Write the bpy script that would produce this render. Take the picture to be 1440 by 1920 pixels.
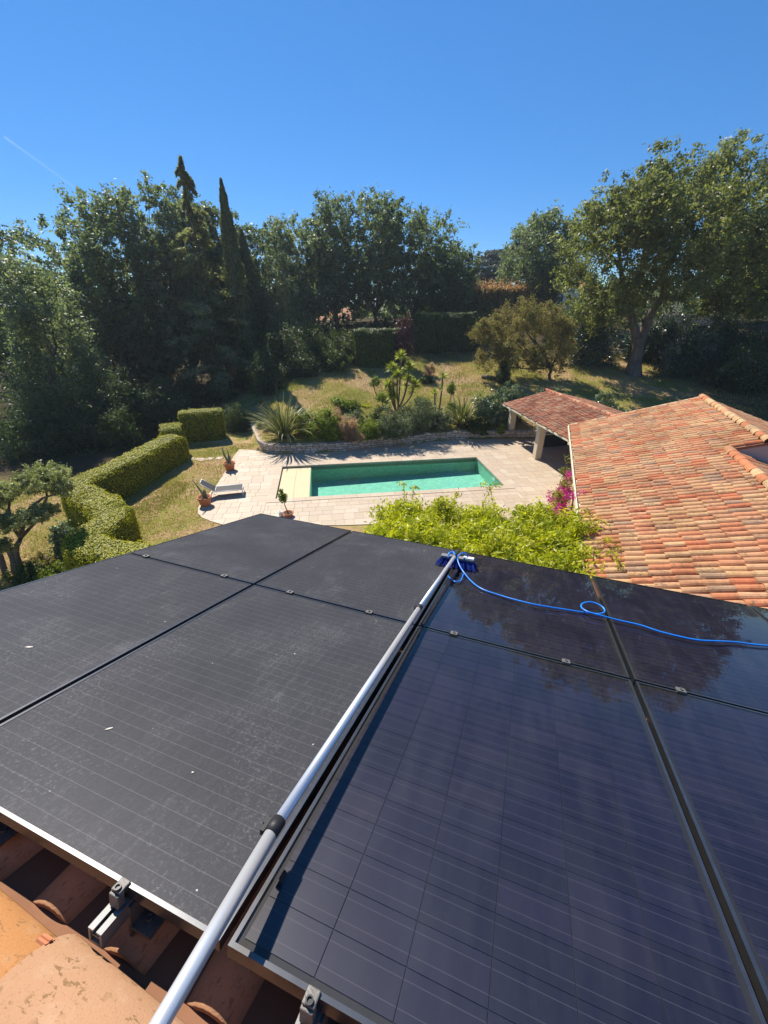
import bpy, math, random
import numpy as np
from mathutils import Vector, Matrix

for o in list(bpy.data.objects): bpy.data.objects.remove(o)
SC = bpy.context.scene
COL = SC.collection
PI = math.pi
rad = math.radians

# ------------------------------------------------------------------ camera, sky, sun, exposure
H = 8.5                        # eye height above the pool terrace
PITCH = rad(27.2)
FPX = 774.87                   # focal length in pixels of the 1440 px wide photograph
cam_d = bpy.data.cameras.new('camera'); cam = bpy.data.objects.new('camera', cam_d); COL.objects.link(cam)
cam_d.sensor_fit = 'HORIZONTAL'; cam_d.sensor_width = 36; cam_d.lens = 36*FPX/1440
cam_d.clip_start = 0.05; cam_d.clip_end = 12000
cam.location = (0, 0, H); cam.rotation_euler = (PI/2-PITCH, 0, 0)
SC.camera = cam

SKY_S, SKY_V, SKY_K = .30, .66, 1.44        # sky grade: saturation and value exponents, value scale
SUN_AZ, SUN_EL = rad(-32), rad(48.5)          # azimuth from +Y towards +X
world = bpy.data.worlds.new('World'); SC.world = world; world.use_nodes = True
wn = world.node_tree; wn.nodes.clear()
sky = wn.nodes.new('ShaderNodeTexSky'); sky.sky_type = 'NISHITA'; sky.sun_disc = False
sky.sun_elevation = SUN_EL; sky.sun_rotation = SUN_AZ; sky.altitude = 1400
sky.air_density = 1.0; sky.dust_density = 0.0; sky.ozone_density = 3.0
bg = wn.nodes.new('ShaderNodeBackground'); bg.inputs[1].default_value = 0.10
wo = wn.nodes.new('ShaderNodeOutputWorld')
# grade of the clear Mediterranean sky: deeper blue, less glare towards the horizon
def wmath(op, a, b):
    n = wn.nodes.new('ShaderNodeMath'); n.operation = op; wn.links.new(a, n.inputs[0]); n.inputs[1].default_value = b; return n.outputs[0]
sep = wn.nodes.new('ShaderNodeSeparateColor'); sep.mode = 'HSV'; com = wn.nodes.new('ShaderNodeCombineColor'); com.mode = 'HSV'
wn.links.new(sky.outputs[0], sep.inputs[0])
wn.links.new(wmath('ADD', wmath('MULTIPLY', sep.outputs[0], .45), .617*.55), com.inputs[0])
wn.links.new(wmath('POWER', sep.outputs[1], SKY_S), com.inputs[1])
wn.links.new(wmath('MULTIPLY', wmath('POWER', sep.outputs[2], SKY_V), SKY_K), com.inputs[2])
wn.links.new(com.outputs[0], bg.inputs[0]); wn.links.new(bg.outputs[0], wo.inputs[0])

sun_d = bpy.data.lights.new('sun', 'SUN'); sun = bpy.data.objects.new('sun', sun_d); COL.objects.link(sun)
sun_d.energy = 4.4; sun_d.angle = rad(0.53); sun_d.color = (1.0, 0.93, 0.82)
SV = Vector((math.sin(SUN_AZ)*math.cos(SUN_EL), math.cos(SUN_AZ)*math.cos(SUN_EL), math.sin(SUN_EL)))
sun.rotation_euler = SV.to_track_quat('Z', 'Y').to_euler(); sun.location = SV*60

vs = SC.view_settings
vs.view_transform = 'Standard'; vs.look = 'None'; vs.exposure = 0.82; vs.gamma = 1; vs.use_curve_mapping = False
SC.render.engine = 'CYCLES'
SC.cycles.max_bounces = 7; SC.cycles.transparent_max_bounces = 10
SC.cycles.caustics_reflective = False; SC.cycles.caustics_refractive = False
SC.cycles.use_denoising = True

# ------------------------------------------------------------------ geometry helpers
CP = np.array([0, 0, H], float)
_F = np.array([0, math.cos(PITCH), -math.sin(PITCH)]); _U = np.array([0, math.sin(PITCH), math.cos(PITCH)])
def ray(x, y): return np.array([(x-720)/FPX, 0, 0]) + (960-y)/FPX*_U + _F
def at(x, y, z):
    r = ray(x, y); return CP + r*((z-H)/r[2])
def atY(x, y, Y):
    r = ray(x, y); return CP + r*(Y/r[1])
def nrm(v): v = np.asarray(v, float); return v/np.linalg.norm(v)

def tag(o, label=None, cat=None, group=None, kind=None):
    if label: o['label'] = label
    if cat: o['category'] = cat
    if group: o['group'] = group
    if kind: o['kind'] = kind
    return o
def thing(name, loc, label, cat, group=None):
    o = bpy.data.objects.new(name, None); COL.objects.link(o); o.location = Vector(loc); o.empty_display_size = .2
    return tag(o, label, cat, group)
def rootloc(p):
    l = np.zeros(3)
    while p is not None: l += np.array(p.location); p = p.parent
    return l
def mesh_np(name, V, F, mats=None, smooth=False, rnd=None):
    V = np.asarray(V, np.float32).reshape(-1, 3)
    me = bpy.data.meshes.new(name)
    if isinstance(F, np.ndarray):
        n, k = F.shape
        me.vertices.add(len(V)); me.vertices.foreach_set('co', V.ravel())
        me.loops.add(n*k); me.loops.foreach_set('vertex_index', F.astype(np.int32).ravel())
        me.polygons.add(n); me.polygons.foreach_set('loop_start', np.arange(0, n*k, k, dtype=np.int32))
        me.polygons.foreach_set('loop_total', np.full(n, k, np.int32))
        me.update(calc_edges=True)
    else:
        me.from_pydata([tuple(map(float, v)) for v in V], [], F); me.update()
    if rnd is not None:
        a = me.attributes.new('rnd', 'FLOAT', 'FACE'); a.data.foreach_set('value', np.asarray(rnd, np.float32))
    if smooth: me.polygons.foreach_set('use_smooth', np.ones(len(me.polygons), bool))
    if mats is not None:
        for m in (mats if isinstance(mats, (list, tuple)) else [mats]): me.materials.append(m)
    return me
def link(name, me, parent=None, M=None):
    o = bpy.data.objects.new(name, me); COL.objects.link(o)
    if parent is not None: o.parent = parent
    if M is not None:
        if parent is not None: M = Matrix.Translation(-Vector(rootloc(parent))) @ M
        o.matrix_basis = M
    return o
def mk(name, V, F, mat, parent=None, smooth=False, rnd=None):
    V = np.asarray(V, float).reshape(-1, 3)
    if parent is not None: V = V - rootloc(parent)
    return link(name, mesh_np(name, V, F, mat, smooth, rnd), parent)
class MB:
    def __init__(s): s.V = []; s.F = []; s.n = 0
    def add(s, V, F):
        V = np.asarray(V, float).reshape(-1, 3); s.V.append(V); s.F += [tuple(i+s.n for i in f) for f in F]; s.n += len(V); return s
    def box(s, c, ax, ay, az):      # centre and three half vectors
        c, ax, ay, az = map(lambda q: np.asarray(q, float), (c, ax, ay, az))
        V = [c+i*ax+j*ay+k*az for k in (-1, 1) for j in (-1, 1) for i in (-1, 1)]
        F = [(0,2,3,1), (4,5,7,6), (0,1,5,4), (2,6,7,3), (0,4,6,2), (1,3,7,5)]
        if np.dot(np.cross(ax, ay), az) < 0: F = [f[::-1] for f in F]
        return s.add(V, F)
    def abox(s, x0, x1, y0, y1, z0, z1):
        return s.box(((x0+x1)/2, (y0+y1)/2, (z0+z1)/2), ((x1-x0)/2, 0, 0), (0, (y1-y0)/2, 0), (0, 0, (z1-z0)/2))
    def tube(s, pts, radii, seg=8, cap=True):
        pts = [np.asarray(p, float) for p in pts]
        if np.isscalar(radii): radii = [radii]*len(pts)
        V = []; F = []; n0 = None
        for i, p in enumerate(pts):
            t = nrm(pts[min(i+1, len(pts)-1)]-pts[max(i-1, 0)])
            if n0 is None: n0 = nrm(np.cross(t, [.3, .1, 1] if abs(t[2]) < .9 else [1, .2, 0]))
            else: n0 = nrm(n0-t*np.dot(n0, t))
            b = np.cross(t, n0)
            for k in range(seg):
                a = 2*PI*k/seg; V.append(p+radii[i]*(math.cos(a)*n0+math.sin(a)*b))
        for i in range(len(pts)-1):
            for k in range(seg):
                k2 = (k+1) % seg; F.append((i*seg+k, i*seg+k2, (i+1)*seg+k2, (i+1)*seg+k))
        if cap:
            F.append(tuple(range(seg))[::-1]); F.append(tuple((len(pts)-1)*seg+k for k in range(seg)))
        return s.add(V, F)
    def prism(s, poly, z0, z1):      # horizontal polygon, counter-clockwise
        n = len(poly); V = [(p[0], p[1], z0) for p in poly]+[(p[0], p[1], z1) for p in poly]
        F = [tuple(range(n))[::-1], tuple(range(n, 2*n))]+[(i, (i+1) % n, n+(i+1) % n, n+i) for i in range(n)]
        return s.add(V, F)
    def lathe(s, c, prof, seg=16, ax=(0, 0, 1)):
        c = np.asarray(c, float); ax = nrm(ax); u = nrm(np.cross(ax, [1, .3, .2])); v = np.cross(ax, u); V = []; F = []
        for r, z in prof:
            for k in range(seg):
                a = 2*PI*k/seg; V.append(c+ax*z+r*(math.cos(a)*u+math.sin(a)*v))
        for i in range(len(prof)-1):
            for k in range(seg):
                k2 = (k+1) % seg; F.append((i*seg+k, i*seg+k2, (i+1)*seg+k2, (i+1)*seg+k))
        if prof[0][0] > 1e-4: F.append(tuple(range(seg))[::-1])
        if prof[-1][0] > 1e-4: F.append(tuple((len(prof)-1)*seg+k for k in range(seg)))
        return s.add(V, F)
    def build(s, name, mat, parent=None, smooth=False):
        return mk(name, np.concatenate(s.V), s.F, mat, parent, smooth)
    def mesh(s, name, mat, smooth=False):
        return mesh_np(name, np.concatenate(s.V), s.F, mat, smooth)
def bevel(o, w, seg=2):
    m = o.modifiers.new('bevel', 'BEVEL'); m.width = w; m.segments = seg; m.limit_method = 'ANGLE'; m.angle_limit = rad(40); return o
def frame_matrix(o, x, y, z):
    return Matrix(((x[0], y[0], z[0], o[0]), (x[1], y[1], z[1], o[1]), (x[2], y[2], z[2], o[2]), (0, 0, 0, 1)))
def smoothstep(a, b, x):
    t = np.clip((np.asarray(x, float)-a)/(b-a), 0, 1); return t*t*(3-2*t)

# ------------------------------------------------------------------ materials
def nmat(name):
    m = bpy.data.materials.new(name); m.use_nodes = True; nt = m.node_tree; nt.nodes.clear()
    out = nt.nodes.new('ShaderNodeOutputMaterial'); return m, nt, out
def N(nt, t, **kw):
    n = nt.nodes.new(t)
    for k, v in kw.items():
        if k.startswith('i_'): n.inputs[k[2:].replace('_', ' ')].default_value = v
        else: setattr(n, k, v)
    return n
def L(nt, a, b): nt.links.new(a, b)
def rgb(c): return (c[0], c[1], c[2], 1)
def ramp(nt, fac, stops, interp='LINEAR'):
    r = N(nt, 'ShaderNodeValToRGB'); r.color_ramp.interpolation = interp
    els = r.color_ramp.elements
    while len(els) < len(stops): els.new(.5)
    for e, (p, c) in zip(els, stops):
        e.position = p; e.color = rgb(c) if len(c) == 3 else c
    L(nt, fac, r.inputs[0]); return r.outputs[0]
def noise(nt, vec, scale, detail=4, rough=.55, dist=0):
    n = N(nt, 'ShaderNodeTexNoise'); n.inputs['Scale'].default_value = scale; n.inputs['Detail'].default_value = detail
    n.inputs['Roughness'].default_value = rough; n.inputs['Distortion'].default_value = dist
    if vec is not None: L(nt, vec, n.inputs['Vector'])
    return n.outputs['Fac']
def math_n(nt, op, a, b=None, clamp=False):
    n = N(nt, 'ShaderNodeMath', operation=op); n.use_clamp = clamp
    for i, v in enumerate((a, b)):
        if v is None: continue
        if isinstance(v, (int, float)): n.inputs[i].default_value = v
        else: L(nt, v, n.inputs[i])
    return n.outputs[0]
def mixc(nt, fac, a, b, mode='MIX'):
    n = N(nt, 'ShaderNodeMix', data_type='RGBA', blend_type=mode)
    for s, v in ((0, fac), (6, a), (7, b)):
        if isinstance(v, (int, float)): n.inputs[s].default_value = v
        elif isinstance(v, tuple): n.inputs[s].default_value = rgb(v)
        else: L(nt, v, n.inputs[s])
    return n.outputs[2]
def wpos(nt): return N(nt, 'ShaderNodeNewGeometry').outputs['Position']
def opos(nt): return N(nt, 'ShaderNodeTexCoord').outputs['Object']
def bump(nt, h, strength=.3, dist=.01):
    b = N(nt, 'ShaderNodeBump'); b.inputs['Strength'].default_value = strength; b.inputs['Distance'].default_value = dist
    L(nt, h, b.inputs['Height']); return b.outputs[0]
def principled(nt, out, color, rough=.6, spec=.4, metal=0, normal=None):
    p = N(nt, 'ShaderNodeBsdfPrincipled')
    if isinstance(color, tuple): p.inputs['Base Color'].default_value = rgb(color)
    else: L(nt, color, p.inputs['Base Color'])
    if isinstance(rough, (int, float)): p.inputs['Roughness'].default_value = rough
    else: L(nt, rough, p.inputs['Roughness'])
    p.inputs['Specular IOR Level'].default_value = spec; p.inputs['Metallic'].default_value = metal
    if normal is not None: L(nt, normal, p.inputs['Normal'])
    L(nt, p.outputs[0], out.inputs[0]); return p
def piece_random(nt):      # one random number for each piece, be it an object or an island of a joined mesh
    a = N(nt, 'ShaderNodeObjectInfo').outputs['Random']; b = N(nt, 'ShaderNodeNewGeometry').outputs['Random Per Island']
    return math_n(nt, 'FRACT', math_n(nt, 'ADD', math_n(nt, 'MULTIPLY', a, 7.13), b))

def mat_plain(name, color, rough=.6, spec=.4, metal=0, nscale=8, namp=.25, bumps=.0, bscale=60):
    m, nt, out = nmat(name); p = wpos(nt)
    f = noise(nt, p, nscale, 5, .6)
    c = mixc(nt, f, tuple(v*(1-namp) for v in color), tuple(min(1, v*(1+namp)) for v in color))
    nm = bump(nt, noise(nt, p, bscale, 3), bumps, .004) if bumps else None
    principled(nt, out, c, rough, spec, metal, nm); return m

def mat_leaf(name, dark, mid, light, trans=.35, rough=.5, spec=.35, accent=None, accent_at=.9):
    m, nt, out = nmat(name)
    a = N(nt, 'ShaderNodeAttribute'); a.attribute_name = 'rnd'
    st = [(0, dark), (.5, mid), (.92, light)]
    c = ramp(nt, a.outputs['Fac'], st)
    if accent:
        k = math_n(nt, 'GREATER_THAN', math_n(nt, 'FRACT', math_n(nt, 'MULTIPLY', a.outputs['Fac'], 37.7)), accent_at)
        c = mixc(nt, k, c, accent)
    p = N(nt, 'ShaderNodeBsdfPrincipled'); L(nt, c, p.inputs['Base Color']); p.inputs['Roughness'].default_value = rough
    p.inputs['Specular IOR Level'].default_value = spec
    t = N(nt, 'ShaderNodeBsdfTranslucent'); L(nt, mixc(nt, 1.0, c, (1.3, 1.4, .75), 'MULTIPLY'), t.inputs[0])
    x = N(nt, 'ShaderNodeMixShader'); x.inputs[0].default_value = trans
    L(nt, p.outputs[0], x.inputs[1]); L(nt, t.outputs[0], x.inputs[2]); L(nt, x.outputs[0], out.inputs[0]); return m

def mat_bark(name, c1, c2, scale=6):
    m, nt, out = nmat(name); mp = N(nt, 'ShaderNodeMapping'); mp.inputs['Scale'].default_value = (1, 1, .25); L(nt, wpos(nt), mp.inputs[0])
    f = noise(nt, mp.outputs[0], scale, 6, .7); c = ramp(nt, f, [(.3, c1), (.7, c2)])
    principled(nt, out, c, .9, .1, 0, bump(nt, f, .8, .05)); return m

def mat_tile(name, stops, lichen=.55, lscale=14):
    m, nt, out = nmat(name); r = piece_random(nt); p = wpos(nt)
    c = ramp(nt, r, stops, 'CONSTANT')
    c = mixc(nt, .35, c, mixc(nt, noise(nt, p, 9, 4), (.25, .25, .25), (.95, .95, .95)), 'OVERLAY')
    n1 = noise(nt, p, lscale, 6, .65, .6); n2 = noise(nt, p, 2.2, 3)
    k = math_n(nt, 'MULTIPLY', math_n(nt, 'MULTIPLY', math_n(nt, 'SUBTRACT', n1, .50), 9, True), math_n(nt, 'MULTIPLY', math_n(nt, 'SUBTRACT', n2, .38), 4, True), True)
    c = mixc(nt, math_n(nt, 'MULTIPLY', k, lichen), c, (.13, .105, .075))
    c = mixc(nt, 1.0, c, ramp(nt, noise(nt, p, .75, 5, .7, .5), [(.3, (.62, .58, .54)), (.55, (1, 1, 1)), (.75, (1.08, 1.04, 1))]), 'MULTIPLY')
    principled(nt, out, c, .85, .15, 0, bump(nt, noise(nt, p, 70, 4), .5, .005)); return m

TILE_STOPS = [(0, (0.502, 0.203, 0.100)), (.14, (0.527, 0.303, 0.149)), (.30, (0.502, 0.258, 0.135)), (.44, (0.542, 0.332, 0.173)), (.56, (0.414, 0.233, 0.135)), (.66, (0.511, 0.285, 0.156)), (.78, (0.502, 0.166, 0.080)), (.87, (0.511, 0.233, 0.121)), (.95, (0.366, 0.233, 0.146))]
M = {}
M['tile'] = mat_tile('terracotta_roof_tile', TILE_STOPS, .75)
M['tile_red'] = mat_tile('weathered_red_tile', [(0, (.40, .165, .095)), (.25, (.46, .23, .13)), (.5, (.36, .14, .08)), (.7, (.48, .28, .17)), (.88, (.36, .20, .13))], .6)
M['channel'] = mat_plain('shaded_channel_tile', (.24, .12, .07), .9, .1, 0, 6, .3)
M['ridge_tile'] = mat_tile('ridge_cap_tile', [(0, (.46, .29, .15)), (.3, (.44, .17, .08)), (.55, (.48, .33, .18)), (.75, (.45, .23, .12))], .45)
M['cream'] = mat_plain('cream_render', (.62, .52, .38), .85, .2, 0, 3, .1, .25, 90)
M['gutter'] = mat_plain('cream_gutter', (.72, .64, .47), .5, .4, 0, 10, .12)
M['mortar'] = mat_plain('tile_mortar', (.62, .50, .34), .9, .1, 0, 12, .3, .6, 40)
M['white'] = mat_plain('white_paint', (.78, .77, .73), .45, .4, 0, 6, .05)
M['dark'] = mat_plain('black_metal', (.02, .02, .022), .45, .5, 0, 6, .2)
M['charcoal'] = mat_plain('charcoal_panel', (.035, .035, .04), .5, .4, 0, 6, .2)
M['pot'] = mat_plain('terracotta_pot', (.50, .20, .10), .8, .2, 0, 9, .2, .3, 60)
M['soil'] = mat_plain('soil', (.09, .06, .04), .95, .05, 0, 20, .4, .8, 60)
M['pinkwall'] = mat_plain('pink_render', (.55, .36, .28), .9, .1, 0, 2, .12)
M['plate'] = mat_plain('far_plaster', (.6, .55, .48), .9, .1, 0, 2, .1)
M['stepwall'] = mat_plain('grey_step_render', (.42, .36, .33), .9, .1, 0, 2, .1)
M['bark'] = mat_bark('grey_bark', (.07, .055, .04), (.2, .165, .125))
M['corkbark'] = mat_bark('cork_oak_bark', (.07, .055, .042), (.235, .19, .15), 5)
M['stem'] = mat_bark('dark_stem', (.05, .04, .03), (.12, .09, .06), 10)
M['yuccatrunk'] = mat_bark('yucca_trunk', (.12, .09, .06), (.28, .22, .15), 14)
M['core'] = mat_plain('hedge_interior', (.045, .06, .010), .95, .05, 0, 12, .4)

M['oakleaf'] = mat_leaf('oak_leaf', (.05, .075, .036), (.135, .17, .085), (.27, .30, .16), .52, .45, .4)
M['oakleaf2'] = mat_leaf('grey_oak_leaf', (.062, .088, .048), (.155, .188, .105), (.29, .32, .185), .52, .45, .4)
M['corkleaf'] = mat_leaf('cork_oak_leaf', (.065, .085, .026), (.17, .185, .06), (.33, .335, .12), .5, .45, .4)
M['cypleaf'] = mat_leaf('cypress_leaf', (.055, .075, .032), (.11, .135, .058), (.18, .20, .09), .42)
M['coniferleaf'] = mat_leaf('conifer_leaf', (.10, .115, .055), (.20, .21, .10), (.32, .32, .16), .5)
M['hedgeleaf'] = mat_leaf('hedge_leaf', (.22, .21, .008), (.38, .36, .012), (.52, .48, .03), .38)
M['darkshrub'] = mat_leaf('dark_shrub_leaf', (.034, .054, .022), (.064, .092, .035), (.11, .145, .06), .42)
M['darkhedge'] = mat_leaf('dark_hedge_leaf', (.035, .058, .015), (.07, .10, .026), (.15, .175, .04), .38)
M['vineleaf'] = mat_leaf('vine_leaf', (.16, .20, .008), (.42, .44, .015), (.64, .61, .05), .5, .42, .45, (.56, .48, .03), .92)
M['ivyleaf'] = mat_leaf('ivy_leaf', (.03, .05, .025), (.06, .09, .045), (.16, .2, .12), .2, .32, .6)
M['viburnum'] = mat_leaf('viburnum_leaf', (.06, .09, .04), (.14, .19, .09), (.34, .38, .22), .25, .35, .55)
M['brightshrub'] = mat_leaf('bright_shrub_leaf', (.08, .12, .01), (.19, .24, .02), (.34, .37, .04), .35)
M['greyshrub'] = mat_leaf('grey_shrub_leaf', (.08, .10, .05), (.15, .18, .085), (.27, .29, .16), .3)
M['pinkgrass'] = mat_leaf('pink_grass_leaf', (.34, .20, .14), (.48, .31, .22), (.60, .45, .32), .45)
M['brownleaf'] = mat_leaf('bronze_tree_leaf', (.10, .095, .03), (.22, .195, .07), (.36, .32, .12), .5, .5, .3, (.30, .15, .10), .88)
M['purpleleaf'] = mat_leaf('purple_plum_leaf', (.06, .025, .03), (.12, .05, .06), (.2, .1, .1), .3)
M['photinia'] = mat_leaf('photinia_leaf', (.18, .16, .07), (.32, .25, .13), (.46, .36, .20), .55, .45, .4, (.52, .19, .09), .8)
M['photiniared'] = mat_leaf('photinia_red_tip', (.30, .14, .07), (.44, .20, .11), (.52, .34, .19), .45)
M['bougainvillea'] = mat_leaf('bougainvillea_bract', (.36, .012, .20), (.55, .025, .33), (.70, .07, .46), .4)
M['bougleaf'] = mat_leaf('bougainvillea_leaf', (.14, .15, .02), (.28, .27, .04), (.42, .38, .09), .4)
M['phormium'] = mat_leaf('phormium_leaf', (.09, .11, .035), (.19, .20, .07), (.42, .39, .17), .25)
M['yucca'] = mat_leaf('yucca_leaf', (.14, .18, .02), (.30, .34, .05), (.50, .50, .10), .4)
M['niwaki'] = mat_leaf('cloud_tree_leaf', (.11, .13, .05), (.26, .28, .12), (.48, .48, .28), .45, .4, .5)
M['cedarleaf'] = mat_leaf('cedar_leaf', (.035, .055, .042), (.06, .085, .065), (.10, .13, .10), .2)
M['lemonleaf'] = mat_leaf('citrus_leaf', (.08, .12, .02), (.18, .24, .03), (.34, .38, .06), .35)
M['grass'] = mat_leaf('grass_blade', (.18, .19, .04), (.34, .28, .10), (.46, .34, .18), .35)
M['cactus'] = mat_plain('cactus_skin', (.20, .22, .13), .6, .3, 0, 20, .3)

def mat_ground():
    m, nt, out = nmat('lawn_and_soil'); p = wpos(nt)
    n1 = noise(nt, p, .28, 5, .62, .4); n2 = noise(nt, p, 2.3, 6, .7); n3 = noise(nt, p, 22, 4, .7)
    f = math_n(nt, 'ADD', math_n(nt, 'MULTIPLY', n1, .68), math_n(nt, 'MULTIPLY', n2, .36))
    c = ramp(nt, f, [(.38, (.17, .185, .035)), (.485, (.27, .25, .065)), (.555, (.42, .29, .145)), (.63, (.48, .32, .19)), (.75, (.36, .25, .15))])
    c = mixc(nt, .5, c, mixc(nt, n3, (.2, .2, .2), (.8, .8, .8)), 'OVERLAY')
    # the lawn ends at the fringe of the wood: ground mixed to dark brown beyond
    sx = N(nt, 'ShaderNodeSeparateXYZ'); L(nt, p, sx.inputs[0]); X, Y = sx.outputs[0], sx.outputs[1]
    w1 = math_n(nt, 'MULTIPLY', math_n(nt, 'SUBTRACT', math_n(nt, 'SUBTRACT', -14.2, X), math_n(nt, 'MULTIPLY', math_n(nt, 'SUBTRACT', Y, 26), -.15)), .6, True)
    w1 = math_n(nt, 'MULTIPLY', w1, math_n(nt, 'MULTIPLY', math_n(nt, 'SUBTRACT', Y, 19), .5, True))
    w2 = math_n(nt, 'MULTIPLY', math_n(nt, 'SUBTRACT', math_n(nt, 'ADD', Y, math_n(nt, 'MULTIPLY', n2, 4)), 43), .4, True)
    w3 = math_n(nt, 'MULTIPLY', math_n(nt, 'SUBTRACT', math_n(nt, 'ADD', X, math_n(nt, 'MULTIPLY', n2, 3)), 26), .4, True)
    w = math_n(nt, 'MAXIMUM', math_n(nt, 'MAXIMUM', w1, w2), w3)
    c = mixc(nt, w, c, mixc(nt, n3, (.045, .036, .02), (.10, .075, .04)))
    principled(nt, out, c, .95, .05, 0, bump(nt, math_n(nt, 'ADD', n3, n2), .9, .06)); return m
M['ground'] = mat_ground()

def mat_travertine():
    m, nt, out = nmat('travertine'); r = piece_random(nt); p = wpos(nt)
    c = ramp(nt, r, [(0, (.43, .345, .245)), (.2, (.465, .38, .28)), (.45, (.49, .405, .30)), (.65, (.45, .355, .255)), (.82, (.52, .44, .335)), (.93, (.435, .355, .265))], 'CONSTANT')
    mp = N(nt, 'ShaderNodeMapping'); mp.inputs['Scale'].default_value = (1, 3.5, 1); mp.inputs['Rotation'].default_value = (0, 0, rad(-8)); L(nt, p, mp.inputs[0])
    v = noise(nt, mp.outputs[0], 2.2, 7, .65, 1.2)
    c = mixc(nt, ramp(nt, v, [(.35, (0, 0, 0)), (.7, (.55, .55, .55))]), c, (.47, .35, .255))
    pits = noise(nt, p, 55, 4, .7)
    c = mixc(nt, ramp(nt, pits, [(.62, (0, 0, 0)), (.72, (.5, .5, .5))]), c, (.36, .28, .2))
    principled(nt, out, c, .6, .35, 0, bump(nt, pits, .15, .003)); return m
M['travertine'] = mat_travertine()
M['grout'] = mat_plain('terrace_grout', (.48, .39, .29), .9, .1, 0, 6, .2)

def mat_stone():
    m, nt, out = nmat('wall_stone'); r = piece_random(nt); p = wpos(nt)
    c = ramp(nt, r, [(0, (.46, .38, .29)), (.25, (.60, .50, .39)), (.5, (.53, .42, .31)), (.7, (.66, .57, .46)), (.88, (.42, .36, .30))], 'CONSTANT')
    n = noise(nt, p, 9, 6, .7)
    c = mixc(nt, .5, c, mixc(nt, n, (.2, .2, .2), (.85, .85, .85)), 'OVERLAY')
    principled(nt, out, c, .9, .1, 0, bump(nt, n, .8, .03)); return m
M['stone'] = mat_stone()
M['joint'] = mat_plain('wall_joint', (.20, .165, .125), .95, .05, 0, 12, .3)

# ================================================================== SETTING
# ---- outline of the terrace, in plan
POOL_O = np.array([-5.215, 17.80]); POOL_YAW = rad(7.926); PL, PW = 11.53, 4.38
PU = np.array([math.cos(POOL_YAW), math.sin(POOL_YAW)]); PV = np.array([-PU[1], PU[0]])
def pool_pt(u, v, z=0): q = POOL_O+PU*u+PV*v; return np.array([q[0], q[1], z])
WALL = [(-9.95, 30.2), (-9.1, 28.2), (-8.35, 26.3), (-7.85, 25.1), (-7.3, 24.55), (-6.2, 24.42), (-4.0, 24.62), (-2.3, 24.95), (-.7, 25.7), (1.4, 26.2), (2.8, 26.85), (4.0, 27.25), (5.6, 27.45), (7.5, 27.5), (10.2, 27.5), (16.5, 27.5)]
TERR = [(-9.2, 25.2), (-9.15, 24.0), (-8.8, 21.5), (-8.6, 19.5), (-8.6, 17.6), (-8.5, 16.9), (-8.3, 16.35), (-7.95, 15.95), (-7.4, 15.6), (-6.74, 15.28), (-1.8, 15.26), (0, 15.4), (8.0, 15.6), (9.6, 19.9), (15.8, 17.6), (16.4, 27.4), (10.2, 27.4), (5.6, 27.35), (4.0, 27.1), (1.4, 26.1), (-.7, 25.6), (-2.3, 24.85), (-4.0, 24.55), (-6.2, 24.35), (-7.3, 24.5), (-7.75, 25.0)]
def inside(poly, x, y):
    x = np.asarray(x, float); y = np.asarray(y, float); r = np.zeros(np.broadcast(x, y).shape, bool); n = len(poly)
    for i in range(n):
        x0, y0 = poly[i]; x1, y1 = poly[(i+1) % n]
        if y0 == y1: continue
        r ^= ((y0 > y) != (y1 > y)) & (x < (x1-x0)*(y-y0)/(y1-y0)+x0)
    return r
def dist_poly(poly, x, y):
    d = np.full(np.shape(x), 1e9); n = len(poly)
    for i in range(n):
        a = np.array(poly[i]); b = np.array(poly[(i+1) % n]); ab = b-a
        t = np.clip(((x-a[0])*ab[0]+(y-a[1])*ab[1])/(ab@ab), 0, 1)
        d = np.minimum(d, np.hypot(x-a[0]-t*ab[0], y-a[1]-t*ab[1]))
    return d
_wx = [-60, -30, -14]+[p[0] for p in WALL]+[60]; _wy = [36, 34, 32]+[p[1] for p in WALL]+[27.5]
def terr(x, y):
    x = np.asarray(x, float); y = np.asarray(y, float)
    d = y-np.interp(x, _wx, _wy)
    step = .55*smoothstep(0, .3, d)*smoothstep(-10.6, -9.4, x)
    fx = .30+.70*smoothstep(-17, -7, x)
    dd = np.clip(d-.3, 0, None)
    z = step+fx*(.2*np.minimum(dd, 10.5)+.17*np.clip(dd-10.5, 0, 20))
    z = z-fx*.10*np.clip(dd-60, 0, 120)*.3
    return z+.03*np.sin(x*1.3+y*.7)*np.sin(y*1.1-x*.4)*np.clip(dd, 0, 1)
def tz(p): return float(terr(p[0], p[1]))

def axis_pts(lo, hi, step, far):
    a = list(np.arange(lo, hi+step/2, step)); s = step
    while a[-1] < far: s *= 1.35; a.append(a[-1]+s)
    s = step
    while a[0] > -far: s *= 1.35; a.insert(0, a[0]-s)
    return np.array(a)
gx = axis_pts(-26, 40, .35, 4000); gy = axis_pts(6, 66, .35, 4000)
GX, GY = np.meshgrid(gx, gy)
GZ = terr(GX, GY)
ins = inside(TERR, GX, GY) & (dist_poly(TERR, GX, GY) > .45)
GZ = np.where(ins, -2.6, GZ)
nx, ny = len(gx), len(gy)
idx = np.arange(nx*ny).reshape(ny, nx)
Fq = np.stack([idx[:-1, :-1], idx[:-1, 1:], idx[1:, 1:], idx[1:, :-1]], -1).reshape(-1, 4)
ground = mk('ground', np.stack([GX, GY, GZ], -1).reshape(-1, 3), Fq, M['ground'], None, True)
tag(ground, 'dry mottled lawn and soil rising behind the pool', kind='structure')

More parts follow.
